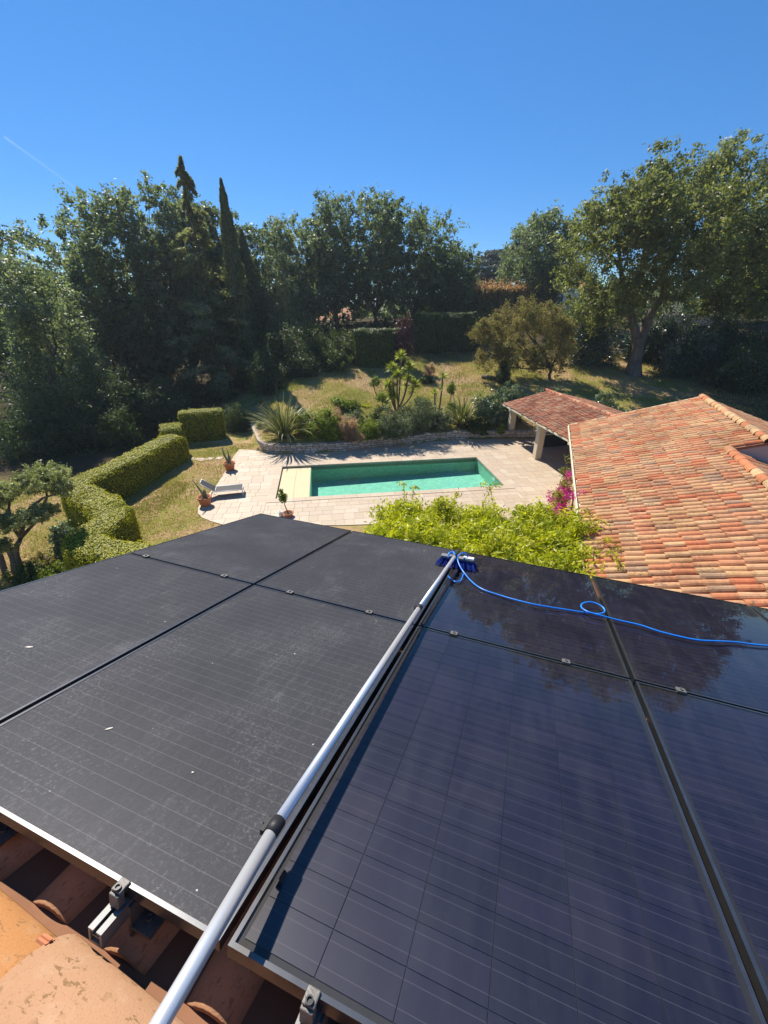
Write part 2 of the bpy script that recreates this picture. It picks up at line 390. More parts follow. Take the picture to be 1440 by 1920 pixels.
# ---- terrace: base slab with the pool cut out, then travertine pieces
def clip_rect(poly, pts):        # clip polygon 'poly' by a convex counter-clockwise polygon 'pts'
    outp = [np.array(p, float) for p in poly]
    for i in range(len(pts)):
        a = np.array(pts[i]); b = np.array(pts[(i+1) % len(pts)]); e = b-a
        inp, outp = outp, []
        if not inp: return []
        f = [e[0]*(p[1]-a[1])-e[1]*(p[0]-a[0]) for p in inp]
        for k in range(len(inp)):
            p, q = inp[k], inp[(k+1) % len(inp)]; fp, fq = f[k], f[(k+1) % len(inp)]
            if fp >= 0: outp.append(p)
            if (fp >= 0) != (fq >= 0): outp.append(p+(q-p)*fp/(fp-fq))
    return outp
def area2(poly):
    x = np.array([p[0] for p in poly]); y = np.array([p[1] for p in poly]); return .5*np.sum(x*np.roll(y, -1)-np.roll(x, -1)*y)
def uv(u, v): return POOL_O+PU*u+PV*v
def rect_uv(u0, u1, v0, v1): return [uv(u0, v0), uv(u1, v0), uv(u1, v1), uv(u0, v1)]
TP = TERR if area2(TERR) > 0 else TERR[::-1]
CW = .36                          # coping width
base = MB()
for r in ((-30, 0, -30, 30), (PL, 30, -30, 30), (0, PL, PW, 30), (0, PL, -30, 0)):
    q = clip_rect(TP, rect_uv(*r))
    if len(q) > 2: base.prism(q, -.25, .012)
terrace = base.build('terrace', M['grout']); tag(terrace, 'pale travertine pool terrace', kind='structure')
rng = random.Random(4)
slabs = []
for (u0, u1, v0, v1) in ((-9, -CW, -7, 14), (PL+CW, 20, -7, 14), (-CW, PL+CW, PW+CW, 14), (-CW, PL+CW, -7, -CW)):
    v = v0
    while v < v1-.05:
        hgt = rng.choice((.40, .40, .60, .50)); v2 = min(v+hgt, v1)
        if v1-v2 < .15: v2 = v1
        u = u0-rng.random()*.5
        while u < u1:
            w = rng.choice((.4, .6, .6, .8, .5)); u2 = u+w
            if u1-u2 < .15: u2 = u1
            a, b = max(u, u0), min(u2, u1)
            if b-a > .05:
                g = .006; q = clip_rect(TP, rect_uv(a+g, b-g, v+g, v2-g))
                if len(q) > 2 and area2(q) > .02: slabs.append(q)
            u = u2
        v = v2
def pix(p):
    d = np.array([p[0], p[1], p[2] if len(p) > 2 else 0.])-CP; z = d@_F
    return (720+FPX*d[0]/z, 960-FPX*(d@_U)/z) if z > .1 else (-9999, -9999)
def visible_rank(q):
    c = np.mean(np.array(q), 0); x, y = pix(c); vis = 360 < x < 1075 and 740 < y < 990 and not (x > 720 and y > 960)
    return (0 if vis else 1, c[1]-abs(area2(q))*6)
slabs.sort(key=visible_rank)
rest = MB()
for i, q in enumerate(slabs):
    dz = rng.uniform(-.002, .002)
    if i < 300:
        b = MB(); c = np.mean(np.array(q), 0); b.prism([p-c for p in q], -.02, 0); me = b.mesh('travertine_slab', M['travertine'])
        o = link('travertine_slab', me, terrace, Matrix.Translation((c[0], c[1], .032+dz)))
    else: rest.prism(q, .012+dz, .032+dz)
tag(rest.build('travertine_paving', M['travertine'], terrace), kind='stuff')

# ================================================================== POOL
pool = thing('swimming_pool', pool_pt(PL/2, PW/2), 'rectangular swimming pool with clear green water set in the pale terrace', 'pool')
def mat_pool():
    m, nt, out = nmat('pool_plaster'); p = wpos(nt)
    c = mixc(nt, ramp(nt, noise(nt, p, 4.0, 6, .8, 1.2), [(.35, (0, 0, 0)), (.65, (1, 1, 1))]), (.27, .49, .39), (.48, .72, .60)); principled(nt, out, c, .7, .2); return m  # pale and dark mottling painted in for ripple light on the basin
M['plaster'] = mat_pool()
def mat_water():
    m, nt, out = nmat('pool_water'); p = wpos(nt)
    w = N(nt, 'ShaderNodeTexNoise'); w.inputs['Scale'].default_value = 3.2; w.inputs['Detail'].default_value = 3; w.inputs['Distortion'].default_value = .8; L(nt, p, w.inputs['Vector'])
    nm = bump(nt, w.outputs['Fac'], .45, .05)
    t = N(nt, 'ShaderNodeBsdfTransparent'); t.inputs[0].default_value = (.68, .93, .87, 1)
    g = N(nt, 'ShaderNodeBsdfGlossy'); g.inputs['Roughness'].default_value = .02; L(nt, nm, g.inputs['Normal'])
    fr = N(nt, 'ShaderNodeFresnel'); fr.inputs[0].default_value = 1.33; L(nt, nm, fr.inputs['Normal'])
    x = N(nt, 'ShaderNodeMixShader'); L(nt, fr.outputs[0], x.inputs[0]); L(nt, t.outputs[0], x.inputs[1]); L(nt, g.outputs[0], x.inputs[2])
    L(nt, x.outputs[0], out.inputs[0]); return m
M['water'] = mat_water()
DL, DR = -1.05, -.80          # floor depth, left and right end
def quadf(o, uvs): return [o+i for i in uvs]
V = [pool_pt(0, 0, -.03), pool_pt(PL, 0, -.03), pool_pt(PL, PW, -.03), pool_pt(0, PW, -.03), pool_pt(0, 0, DL), pool_pt(PL, 0, DR), pool_pt(PL, PW, DR), pool_pt(0, PW, DL)]
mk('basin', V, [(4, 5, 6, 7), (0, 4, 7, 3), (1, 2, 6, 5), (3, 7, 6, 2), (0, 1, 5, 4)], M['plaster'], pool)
V = [pool_pt(.002, .002, -.10), pool_pt(PL-.002, .002, -.10), pool_pt(PL-.002, PW-.002, -.10), pool_pt(.002, PW-.002, -.10)]
mk('water', V, [(0, 1, 2, 3)], M['water'], pool)
# cover housing at the left end: two cream deck panels at the waterline
M['deckpanel'] = mat_plain('cream_cover_deck', (.55, .46, .27), .6, .3, 0, 2, .08)
for a, b in ((.03, .83), (.84, 1.62)):
    m_ = MB(); c = pool_pt((a+b)/2, PW/2, -.085); m_.box(c, np.append(PU, 0)*(b-a)/2, np.append(PV, 0)*(PW/2-.02), (0, 0, .012)); m_.build('cover_panel', M['deckpanel'], pool)
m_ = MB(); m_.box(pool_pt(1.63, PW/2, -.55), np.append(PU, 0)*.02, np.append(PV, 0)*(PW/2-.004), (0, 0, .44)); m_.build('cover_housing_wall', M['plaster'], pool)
# corner step and skimmer
m_ = MB(); m_.box(pool_pt(PL-.75, .28, -.48), np.append(PU, 0)*.74, np.append(PV, 0)*.27, (0, 0, .33)); m_.build('corner_step', M['deckpanel'], pool)
m_ = MB(); m_.box(pool_pt(PL-.012, 1.5, -.22), np.append(PU, 0)*.01, np.append(PV, 0)*.16, (0, 0, .08)); m_.build('skimmer', M['white'], pool)
m_ = MB(); m_.lathe(pool_pt(4.2, .8, DL+.16), [(.09, 0), (.09, .02), (.0, .03)], 12); m_.build('floor_drain', M['dark'], pool)
# coping slabs
def coping(a, b, inner0, inner1, along):
    n = max(1, round((b-a)/.6)); 
    for i in range(n):
        s0 = a+(b-a)*i/n+.004; s1 = a+(b-a)*(i+1)/n-.004
        r = rect_uv(s0, s1, inner0, inner1) if along == 'u' else rect_uv(inner0, inner1, s0, s1)
        b_ = MB(); c = np.mean(np.array(r), 0); b_.prism([p-c for p in r], -.034, .05)
        link('coping_slab', b_.mesh('coping_slab', M['travertine']), pool, Matrix.Translation((c[0], c[1], 0)))
coping(-CW, PL+CW, PW-.03, PW+CW, 'u'); coping(-CW, PL+CW, -CW, .03, 'u'); coping(.034, PW-.034, -CW, .03, 'v'); coping(.034, PW-.034, PL-.03, PL+CW, 'v')

# ================================================================== RETAINING WALL
wall = thing('retaining_wall', (WALL[6][0], WALL[6][1], 0), 'low curved dry stone retaining wall behind the pool', 'wall')
def resample(pts, step):
    pts = [np.array(p, float) for p in pts]; outp = [pts[0]]; acc = 0
    for a, b in zip(pts[:-1], pts[1:]):
        d = np.linalg.norm(b-a); t = step-acc
        while t <= d: outp.append(a+(b-a)*t/d); t += step
        acc = d-(t-step)
    return outp
def smooth_path(pts, it=2):
    pts = [np.array(p, float) for p in pts]
    for _ in range(it):
        q = [pts[0]]
        for a, b in zip(pts[:-1], pts[1:]): q += [a*.75+b*.25, a*.25+b*.75]
        q.append(pts[-1]); pts = q
    return pts
wp = resample(smooth_path(WALL, 2), .1)
WH = .56
core = MB(); V = []; n = len(wp)
for i in range(n):
    t = nrm(wp[min(i+1, n-1)]-wp[max(i-1, 0)]); nn = np.array([t[1], -t[0]])      # front: towards the terrace
    for off, z in ((.0, -.1), (.0, WH-.03), (-.34, WH-.03), (-.34, -.1)): V.append((wp[i][0]+nn[0]*off, wp[i][1]+nn[1]*off, z))
F = []
for i in range(n-1):
    for k in range(4): k2 = (k+1) % 4; F.append((i*4+k, (i+1)*4+k, (i+1)*4+k2, i*4+k2))
mk('wall_core', V, F, M['joint'], wall)
rs = random.Random(9); stones = []
zc = [-.02, .15, .30, .43, WH]
for c in range(4):
    i = rs.random()*2
    while i < n-4:
        w = rs.uniform(2.2, 4.6); j = min(i+w, n-1)
        a = wp[int(i)]+(wp[min(int(i)+1, n-1)]-wp[int(i)])*(i % 1); b = wp[int(j)]+(wp[min(int(j)+1, n-1)]-wp[int(j)])*(j % 1)
        t = nrm(b-a); nn = np.array([t[1], -t[0], 0]); t3 = np.array([t[0], t[1], 0])
        ctr = np.array([(a[0]+b[0])/2, (a[1]+b[1])/2, (zc[c]+zc[c+1])/2+rs.uniform(-.012, .012)]); hw = np.linalg.norm(b-a)/2-.010; hh = (zc[c+1]-zc[c])/2-.009+rs.uniform(-.01, .006)
        dep = rs.uniform(.012, .04)
        if c == 3: dep += .01
        stones.append((ctr, t3, nn, hw, hh, dep, c)); i = j
stones.sort(key=lambda s: s[0][1]+.6*abs(s[0][0]))
srest = MB(); sm = []
for k in range(8):
    b_ = MB(); r2 = random.Random(k+20); f = lambda: r2.uniform(.86, 1.0)
    V = [(sx*f(), 0, sz*f()) for sx, sz in ((-1, -1), (1, -1), (1, 1), (-1, 1))]+[(sx*f()*.9, 1, sz*f()*.88) for sx, sz in ((-1, -1), (1, -1), (1, 1), (-1, 1))]
    b_.add(V, [(4, 5, 6, 7)[::-1], (0, 1, 5, 4)[::-1], (1, 2, 6, 5)[::-1], (2, 3, 7, 6)[::-1], (3, 0, 4, 7)[::-1]]); sm.append((V, b_.F, b_.mesh('stone', M['stone'])))
for i, (ctr, t3, nn, hw, hh, dep, c) in enumerate(stones):
    V, Fs, me = sm[rs.randrange(8)]
    if i < 300: link('stone', me, wall, frame_matrix(ctr-nn*.0, t3*hw, nn*dep, np.array([0, 0, hh])))
    else: srest.add([ctr+t3*hw*v[0]+nn*dep*v[1]+np.array([0, 0, hh*v[2]]) for v in V], Fs)
if srest.n: tag(srest.build('far_stones', M['stone'], wall), kind='stuff')
# cap stones along the top (soil line)
V = []; F = []
for i in range(n):
    t = nrm(wp[min(i+1, n-1)]-wp[max(i-1, 0)]); nn = np.array([t[1], -t[0]]); z = WH+.012*math.sin(i*1.7)
    for off in (.03, -.36): V.append((wp[i][0]+nn[0]*off, wp[i][1]+nn[1]*off, z))
for i in range(n-1): F.append((2*i, 2*i+2, 2*i+3, 2*i+1))
mk('wall_top', V, F, M['stone'], wall)

# ================================================================== STEPPING STONES
for i, (x, y) in enumerate([(350, 863), (357, 860.5), (370, 861), (380, 862), (394, 860), (411, 859)]):
    p = at(x, y, 0); b = MB(); b.prism([(p[0]+dx, p[1]+dy) for dx, dy in ((-.19, -.22), (.16, -.24), (.2, .2), (-.15, .23))], -.03, .02)
    o = b.build('stepping_stone', M['travertine']); words = ['first', 'second', 'third', 'fourth', 'fifth', 'sixth']
    tag(o, f'pale stepping stone in the lawn, {words[i]} counted from the hedge', 'stepping stone', 'stepping stones across the lawn')

# ================================================================== ROOF TILES
def tile_mesh(name, r0, r1, ln, mat, seg=7, th=.014, arch=.95):
    # a canal tile: half cone, axis along +y, wide end at y=0; arch up +z
    V = []; F = []
    for y, r in ((0, r0), (ln, r1)):
        for rr in (r, r-th):
            for k in range(seg+1):
                a = PI*k/seg; V.append((math.cos(a)*rr, y, math.sin(a)*rr*arch))
    m = seg+1
    for k in range(seg):
        F.append((k, k+1, 2*m+k+1, 2*m+k)[::-1])                # outer
        F.append((k, k+1, m+k+1, m+k))                          # lower end rim
    F.append((0, m, 3*m, 2*m)); F.append((seg, m+seg, 3*m+seg, 2*m+seg)[::-1])
    b = MB(); b.add(V, F); return V, F, b.mesh(name, mat)
def tile_field(root, org, across, up, nrmv, s0, s1, t_of_s, pitch, ln, mat, limit=300, seed=1, keep=None, part='roof_tile', lay=.03, z=0., start=0.):
    """rows of canal tiles: rows set out along 'across', tiles laid from the eave along 'up'"""
    r = random.Random(seed); V0, F0, me = tile_mesh(part, pitch*.45, pitch*.375, ln*1.16, mat)
    items = []
    ns = int((s1-s0)/pitch)
    for i in range(ns):
        s = s0+(i+.5)*pitch; tmax = t_of_s(s); t = start-.06; j0 = r.uniform(-.05, .05)
        while t < tmax-.1:
            l = min(1., (tmax-t)/(ln*1.1))
            o = org+across*(s+r.uniform(-.014, .014))+up*(t+r.uniform(-.022, .022)+j0*.5)+nrmv*(z+r.uniform(0, .014))
            if keep is None or keep(o):
                dy = nrm(up-nrmv*lay+across*r.uniform(-.045, .045)); dx = nrm(np.cross(dy, nrmv)); dz = np.cross(dx, dy)
                items.append((np.linalg.norm(o-CP), o, dx, dy*l, dz))
            t += ln
    items.sort(key=lambda q: q[0])
    restb_V = []; restb_F = []; nn_ = 0; V0 = np.array(V0)
    def seen(q): x, y = pix(q[1]); return -30 < x < 1450 and y < 1090+.16*(x-1115)
    vis = [q for q in items if seen(q)]; hid = [q for q in items if not seen(q)]
    for i, (d, o, dx, dy, dz) in enumerate(vis+hid):
        if i < limit: link(part, me, root, frame_matrix(o, dx, dy, dz))
        else:
            restb_V.append(o+V0[:, :1]*dx+V0[:, 1:2]*dy+V0[:, 2:]*dz); restb_F += [tuple(a+nn_ for a in f) for f in F0]; nn_ += len(V0)
    if restb_V: tag(mk(part+'_rows', np.concatenate(restb_V), restb_F, mat, root), kind='stuff')
def quad_sheet(name, pts, mat, root, thick=.05):
    pts = [np.asarray(p, float) for p in pts]; n = nrm(np.cross(pts[1]-pts[0], pts[3]-pts[0]))
    V = pts+[p-n*thick for p in pts]
    return mk(name, V, [(0, 1, 2, 3), (7, 6, 5, 4), (0, 4, 5, 1), (1, 5, 6, 2), (2, 6, 7, 3), (3, 7, 4, 0)], mat, root)

# main house frame: a runs down the roof slope, b along the ridge, h above the plane of the solar panels
R_AZ, R_SL, R_D = rad(20.227), rad(15.328), 1.18
Av = np.array([math.sin(R_AZ)*math.cos(R_SL), math.cos(R_AZ)*math.cos(R_SL), -math.sin(R_SL)]); Bv = np.array([math.cos(R_AZ), -math.sin(R_AZ), 0.]); Nv = np.cross(Bv, Av)
Ah = np.array([math.sin(R_AZ), math.cos(R_AZ), 0.])
def RP(a, b, h=0): return CP-Nv*R_D+Av*a+Bv*b+Nv*h
def on_panel(x, y, h=0):
    r = ray(x, y); return CP+r*(-(R_D-h)/(Nv@r))

# ================================================================== HOUSE WING (right)
ZE = 3.0; TH = rad(19.0)
G0 = at(1071, 797, ZE)
Wup = Bv*math.cos(TH)+np.array([0, 0, math.sin(TH)]); Wac = -Ah; Wn = nrm(np.cross(Wac, Wup)); Wn = Wn if Wn[2] > 0 else -Wn
TF, TN, SB, SE = 4.95/math.cos(TH), 4.0/math.cos(TH), 6.82, 18.6
wing = thing('house_wing', G0+Bv*4-Ah*6-np.array([0, 0, ZE]), 'single storey house wing with a mottled terracotta canal tile roof', 'house')
def WP(s, t, h=0): return G0+Wac*s+Wup*t+Wn*h
Wdn = Bv*math.cos(TH)-np.array([0, 0, math.sin(TH)]); Wn2 = nrm(np.cross(Wdn, Ah)); Wn2 = Wn2 if Wn2[2] > 0 else -Wn2
for nm, s0, s1, tm in (('roof_deck', 0, SB, TF), ('roof_deck', SB, SE, TN)):
    quad_sheet(nm, [WP(s1, 0, -.02), WP(s1, tm, -.02), WP(s0, tm, -.02), WP(s0, 0, -.02)], M['channel'], wing, .08)
    a = WP(s0, tm, -.02); b = WP(s1, tm, -.02)
    quad_sheet(nm, [b+Bv*.02, b+Wdn*tm, a+Wdn*tm, a+Bv*.02], M['channel'], wing, .08)
tile_field(wing, G0, Wac, Wup, Wn, .02, SE-.2, lambda s: TF if s < SB else TN, .218, .40, M['tile'], 300, 3, z=-.012)
for s0, s1, tm, sd in ((0, SB, TF, 5), (SB, SE, TN, 6)):
    tile_field(wing, WP(0, tm)+Wdn*tm, Wac, -Wdn, Wn2, s0+.02, s1, lambda s: tm, .218, .40, M['tile'], 0, sd, z=-.012, part='rear_roof_tile')
# ridge caps
rr = random.Random(5); _, _, capme = tile_mesh('ridge_tile', .155, .125, .46, M['ridge_tile'], 8, .018)
def caps(root, p0, dirv, up, length, ln=.40):
    nn_ = int(length/ln)
    for i in range(nn_+1):
        dy = nrm(dirv+up*.05+np.cross(dirv, up)*rr.uniform(-.03, .03)); dx = nrm(np.cross(dy, up)); link('ridge_tile', capme, root, frame_matrix(p0+dirv*(i*ln)+up*rr.uniform(0, .008), dx, dy, np.cross(dx, dy)))
Zv = np.array([0, 0, 1.])
caps(wing, WP(SB+.1, TF, .015), Ah, Zv, SB-.1); caps(wing, WP(SE, TN, .015), Ah, Zv, SE-SB-.35)
# walls: front wall under the eave, far gable, and the step in the ridge
def wallpoly(name, pts, mat, root, nvec, th=.25):
    pts = [np.asarray(p, float) for p in pts]; n = len(pts); V = pts+[p+np.asarray(nvec)*th for p in pts]
    F = [tuple(range(n)), tuple(range(2*n-1, n-1, -1))]+[(i, n+i, n+(i+1) % n, (i+1) % n) for i in range(n)]
    return mk(name, V, F, mat, root)
inn = .5
def wbase(s, b, z): p = G0+Wac*s+Bv*b; return np.array([p[0], p[1], z])
def wroof(s, b, tm): w = tm*math.cos(TH); return wbase(s, b, ZE-.12+math.tan(TH)*(b if b < w else 2*w-b))
wallpoly('wall', [wbase(.25, inn, -.1), wbase(.25, inn, ZE+.02), wbase(SE, inn, ZE+.02), wbase(SE, inn, -.1)], M['cream'], wing, Bv)
wF, wN = TF*math.cos(TH), TN*math.cos(TH)
wallpoly('gable_wall', [wbase(.26, inn+.26, -.1), wbase(.26, 2*wF-inn, -.1), wroof(.26, 2*wF-inn, TF), wroof(.26, wF, TF), wroof(.26, inn+.26, TF)], M['cream'], wing, Wac)
wallpoly('step_wall', [wbase(SB-.03, .9, ZE-.5), wroof(SB-.03, .9, TF), wroof(SB-.03, wF, TF)+Zv*.06, wroof(SB-.03, 2*wF-.3, TF), wbase(SB-.03, 2*wF-.3, ZE-1)], M['stepwall'], wing, -Wac, .2)
# gutter along the eave
def sweep(name, prof, p0, p1, up, mat, root):
    p0, p1 = np.asarray(p0, float), np.asarray(p1, float); d = nrm(p1-p0); side = nrm(np.cross(d, up)); V = []; m = len(prof)
    for p in (p0, p1):
        for a, b in prof: V.append(p+side*a+up*b)
    F = [(i, (i+1) % m, m+(i+1) % m, m+i) for i in range(m)]+[tuple(range(m))[::-1], tuple(range(m, 2*m))]
    return mk(name, V, F, mat, root)
gd = nrm(np.cross(Wac, Zv)); sg = 1 if gd@Bv < 0 else -1       # outward
gp = [(0, 0), (.17, 0), (.17, .12), (.135, .12), (.135, .03), (.02, .03), (.02, .12), (0, .12)]
gp = [(sg*a, b) for a, b in gp]
sweep('gutter', gp, wbase(-.05, .03, ZE-.13), wbase(SE, .03, ZE-.13), Zv, M['gutter'], wing)
sweep('fascia', [(sg*0, -.1), (sg*-.12, -.1), (sg*-.12, .03), (0, .03)], wbase(0, .06, ZE-.06), wbase(SE, .06, ZE-.06), Zv, M['mortar'], wing)
sweep('verge_board', [(-.06, -.12), (.06, -.12), (.06, .02), (-.06, .02)], WP(-.06, 0, 0), WP(-.06, TF, 0), Wn, M['mortar'], wing)
# mortar dabs filling the tile ends at the eave
rm = random.Random(12); mb = MB()
for i in range(int(SE/.109)):
    c = wbase(i*.109+.05, .075, ZE-.015+rm.uniform(-.01, .01)); mb.box(c, Wac*.045*rm.uniform(.6, 1.1), Bv*.045*rm.uniform(.6, 1.3), Zv*.035*rm.uniform(.6, 1.1))
mb.build('eave_mortar', M['mortar'], wing)

# ================================================================== POOLSIDE SHELTER
E0 = at(943.7, 757, 2.37); Ed = np.array([.1516, -.98845, 0]); Ep = np.array([.98845, .1516, 0]); PS = rad(13.5)
Pup = Ep*math.cos(PS)+Zv*math.sin(PS); Pdn = Ep*math.cos(PS)-Zv*math.sin(PS); Pn = nrm(np.cross(Ed, Pup)); Pn = Pn if Pn[2] > 0 else -Pn; Pn2 = nrm(np.cross(Ed, Pdn)); Pn2 = Pn2 if Pn2[2] > 0 else -Pn2
PT = 3.137; PLN = 8.15
shel = thing('pool_shelter', (E0[0]+1.5, 24.5, 0), 'open poolside shelter with red tiled roof and square cream pillars', 'shelter')
def PP(s, t, h=0): return E0+Ed*s+Pup*t+Pn*h
def off_wing(o): return (o-G0)@Ah > .02 or o[2] < 2.9 and (o-G0)@Bv < .1
def e_end(t): # where the row meets the wing's gable
    b = E0+Pup*t; return min(PLN, ((b-G0)@Ah-.05)/(-(Ed@Ah)))
V = [PP(0, 0, -.02), PP(0, PT, -.02), PP(e_end(PT), PT, -.02), PP(e_end(0), 0, -.02)]
quad_sheet('roof_deck', [V[3], V[2], V[1], V[0]], M['channel'], shel, .06)
a = PP(0, PT, -.02); b = PP(e_end(PT), PT, -.02); a2 = a+Pdn*PT; b2 = a2+Ed*(((a2-G0)@Ah-.05)/(-(Ed@Ah)))
quad_sheet('roof_deck', [b+Ep*.01, b2, a2, a+Ep*.01], M['channel'], shel, .06)
tile_field(shel, E0, Ed, Pup, Pn, .02, PLN+2, lambda s: PT, .20, .36, M['tile_red'], 300, 11, keep=off_wing, z=-.012)
tile_field(shel, PP(0, PT)+Pdn*PT, Ed, -Pdn, Pn2, .02, PLN+3, lambda s: PT, .20, .36, M['tile_red'], 0, 12, keep=off_wing, z=-.012, part='rear_roof_tile')
_, _, capme2 = tile_mesh('ridge_tile', .13, .10, .46, M['tile_red'], 8, .018)
_c = capme; capme = capme2; caps(shel, PP(e_end(PT), PT, .01), -Ed, Zv, e_end(PT)-.1); capme = _c
sweep('eave_beam', [(-.1, -.2), (.1, -.2), (.1, 0), (-.1, 0)], PP(.05, .42, -.09)-Zv*.0, PP(7.2, .42, -.09), Zv, M['cream'], shel)
sweep('fascia', [(-.02, -.1), (.02, -.1), (.02, .0), (-.02, .0)], PP(0, -.03, .0), PP(8.0, -.03, .0), Zv, M['gutter'], shel)
for s0 in (.05, 4.3):
    sweep('cross_beam', [(-.08, -.16), (.08, -.16), (.08, 0), (-.08, 0)], PP(s0+.2, .5, -.12), PP(s0+.2, PT, -.12), Pn, M['cream'], shel)
    sweep('cross_beam', [(-.08, -.16), (.08, -.16), (.08, 0), (-.08, 0)], PP(s0+.2, PT, -.12)+Ep*.02, PP(s0+.2, PT, -.12)+Pdn*(PT-.5), Pn2, M['cream'], shel)
def pillar(c, z0, z1, w=.19, lamp=True):
    m_ = MB(); m_.box((c[0], c[1], (z0+z1)/2), Ed*w, Ep*w, (0, 0, (z1-z0)/2)); o = bevel(m_.build('pillar', M['cream'], shel), .015)
    if lamp:
        q = np.array([c[0], c[1], z1-.32])-Ep*(w+.06); l = MB(); l.box(q, Ed*.06, Ep*.055, Zv*.09); l.lathe(q-Zv*.19, [(.05, 0), (.07, .1)], 10); l.build('lantern', M['white'], o)
cN = at(1002, 862, 0)+Ep*.17+Ed*-.1; cF = at(953, 806, .55)+Ep*.17
pillar(cN, -.02, 2.30); pillar(cF, .3, 2.30)
for c in (cN, cF): pillar(c+Ep*4.2, -.02 if c is cN else .3, 2.36, lamp=False)
# kitchen counter in the shade, with a tap bucket and bottles
kc = at(1042, 838, 0)
kt = thing('kitchen_counter', kc+Ep*.0+Zv*0, 'dark outdoor kitchen counter in the shade under the shelter', 'counter')
kx, ky = np.array([.97, .22, 0]), np.array([-.22, .97, 0])
m_ = MB(); m_.box(kc+ky*.35+Zv*.42, kx*.85, ky*.33, Zv*.42); bevel(m_.build('cabinet', M['charcoal'], kt), .01)
m_ = MB(); m_.box(kc+ky*.35+Zv*.87, kx*.9, ky*.37, Zv*.028); m_.build('worktop', M['plate'], kt)
for s_ in (-.42, .42): m_ = MB(); m_.box(kc+ky*.012+kx*s_+Zv*.42, kx*.4, ky*.008, Zv*.36); m_.build('cabinet_door', M['dark'], kt)
wm = thing('white_jug', kc-kx*.6+ky*.35+Zv*.9, 'small white jug on the outdoor counter, next to the pillar', 'jug')
m_ = MB(); m_.lathe(kc-kx*.6+ky*.35+Zv*.9, [(.07, 0), (.1, .05), (.1, .2), (.06, .28), (.065, .33)], 14); m_.build('body', M['white'], wm, True)
m_ = MB(); m_.tube([kc-kx*.69+ky*.35+Zv*1.15, kc-kx*.77+ky*.35+Zv*1.1, kc-kx*.70+ky*.35+Zv*.98], .012, 6); m_.build('handle', M['white'], wm, True)

# ================================================================== MAIN HOUSE (the roof stood on)
def hpt(a, b, z): p = RP(a, b); return np.array([p[0], p[1], z])
house = thing('main_house', hpt(1, 0, 0), 'two storey house whose terracotta roof carries the solar panels', 'house')
B0, B1, AR, AE = -3.0, 7.0, .285, 4.28
RH = -.215
quad_sheet('roof_deck', [RP(AR, B1, RH-.06), RP(AE, B1, RH-.06), RP(AE, B0, RH-.06), RP(AR, B0, RH-.06)][::-1], M['channel'], house, .1)
Adn = -Ah*math.cos(R_SL)-Zv*math.sin(R_SL)
rb = lambda d, b: RP(AR, b, RH)+Adn*d
quad_sheet('roof_deck', [rb(.01, B0), rb(4, B0), rb(4, B1), rb(.01, B1)][::-1], M['channel'], house, .1)
zt = lambda a: RP(a, 0, RH-.14)[2]
q = lambda aa, bb, z: hpt(AR, bb, 0)*np.array([1, 1, 0])+Ah*aa+np.array([0, 0, z])
hl = 3.35*math.cos(R_SL)
V = [q(-hl, B0+.3, -.1), q(hl, B0+.3, -.1), q(hl, B1-.3, -.1), q(-hl, B1-.3, -.1)]
ztop = RP(AR, 0, RH)[2]-.16; zw = ztop-hl*math.tan(R_SL)
V2 = [v*np.array([1, 1, 0])+np.array([0, 0, zw]) for v in V]; V3 = [q(0, B0+.3, ztop), q(0, B1-.3, ztop)]
mk('wall', V+V2+V3, [(0, 1, 5, 8, 4), (1, 2, 6, 5), (2, 3, 7, 9, 6), (3, 0, 4, 7), (3, 2, 1, 0)], M['cream'], house)
# ridge caps right below the eye, field tiles starting under them
def mat_capclose(name, base, alt, lich):
    m, nt, out = nmat(name); p = opos(nt)
    n1 = noise(nt, p, 5, 5, .6); c = mixc(nt, n1, base, alt)
    c = mixc(nt, math_n(nt, 'MULTIPLY', noise(nt, p, 160, 4, .8), .6), c, tuple(v*.7 for v in base)); c = mixc(nt, ramp(nt, noise(nt, p, 300, 2, .7), [(.60, (0, 0, 0)), (.68, (.6, .6, .6))]), c, tuple(v*.45 for v in base)); c = mixc(nt, ramp(nt, noise(nt, p, 14, 5, .7), [(.5, (0, 0, 0)), (.75, (.25, .25, .25))]), c, (.55, .42, .30))
    mp = N(nt, 'ShaderNodeMapping'); mp.inputs['Scale'].default_value = (1.9, 1, 1); mp.inputs['Rotation'].default_value = (0, 0, .35); L(nt, p, mp.inputs[0])
    sp = noise(nt, mp.outputs[0], 46, 4, .62, .4); area = noise(nt, p, 9.5, 3, .55)
    k = math_n(nt, 'MULTIPLY', math_n(nt, 'MULTIPLY', math_n(nt, 'SUBTRACT', sp, .565), 26, True), math_n(nt, 'MULTIPLY', math_n(nt, 'SUBTRACT', area, .46), 14, True), True)
    c = mixc(nt, math_n(nt, 'MULTIPLY', k, lich), c, (.20, .115, .05))
    principled(nt, out, c, .8, .2, 0, bump(nt, noise(nt, p, 180, 5, .75), .7, .003)); return m
M['cap_tan'] = mat_capclose('tan_ridge_cap', (.46, .262, .148), (.40, .215, .115), .85)
M['cap_orange'] = mat_capclose('orange_ridge_cap', (.50, .235, .085), (.43, .19, .065), .75)
M['field'] = mat_capclose('field_tile_close', (.62, .33, .18), (.54, .27, .14), .5)
_, _, cap1 = tile_mesh('ridge_tile', .225, .205, .50, M['cap_tan'], 20, .016, .82); _, _, cap2 = tile_mesh('ridge_tile', .225, .205, .50, M['cap_orange'], 20, .016, .82)
for me in (cap1, cap2): me.polygons.foreach_set('use_smooth', np.ones(len(me.polygons), bool))
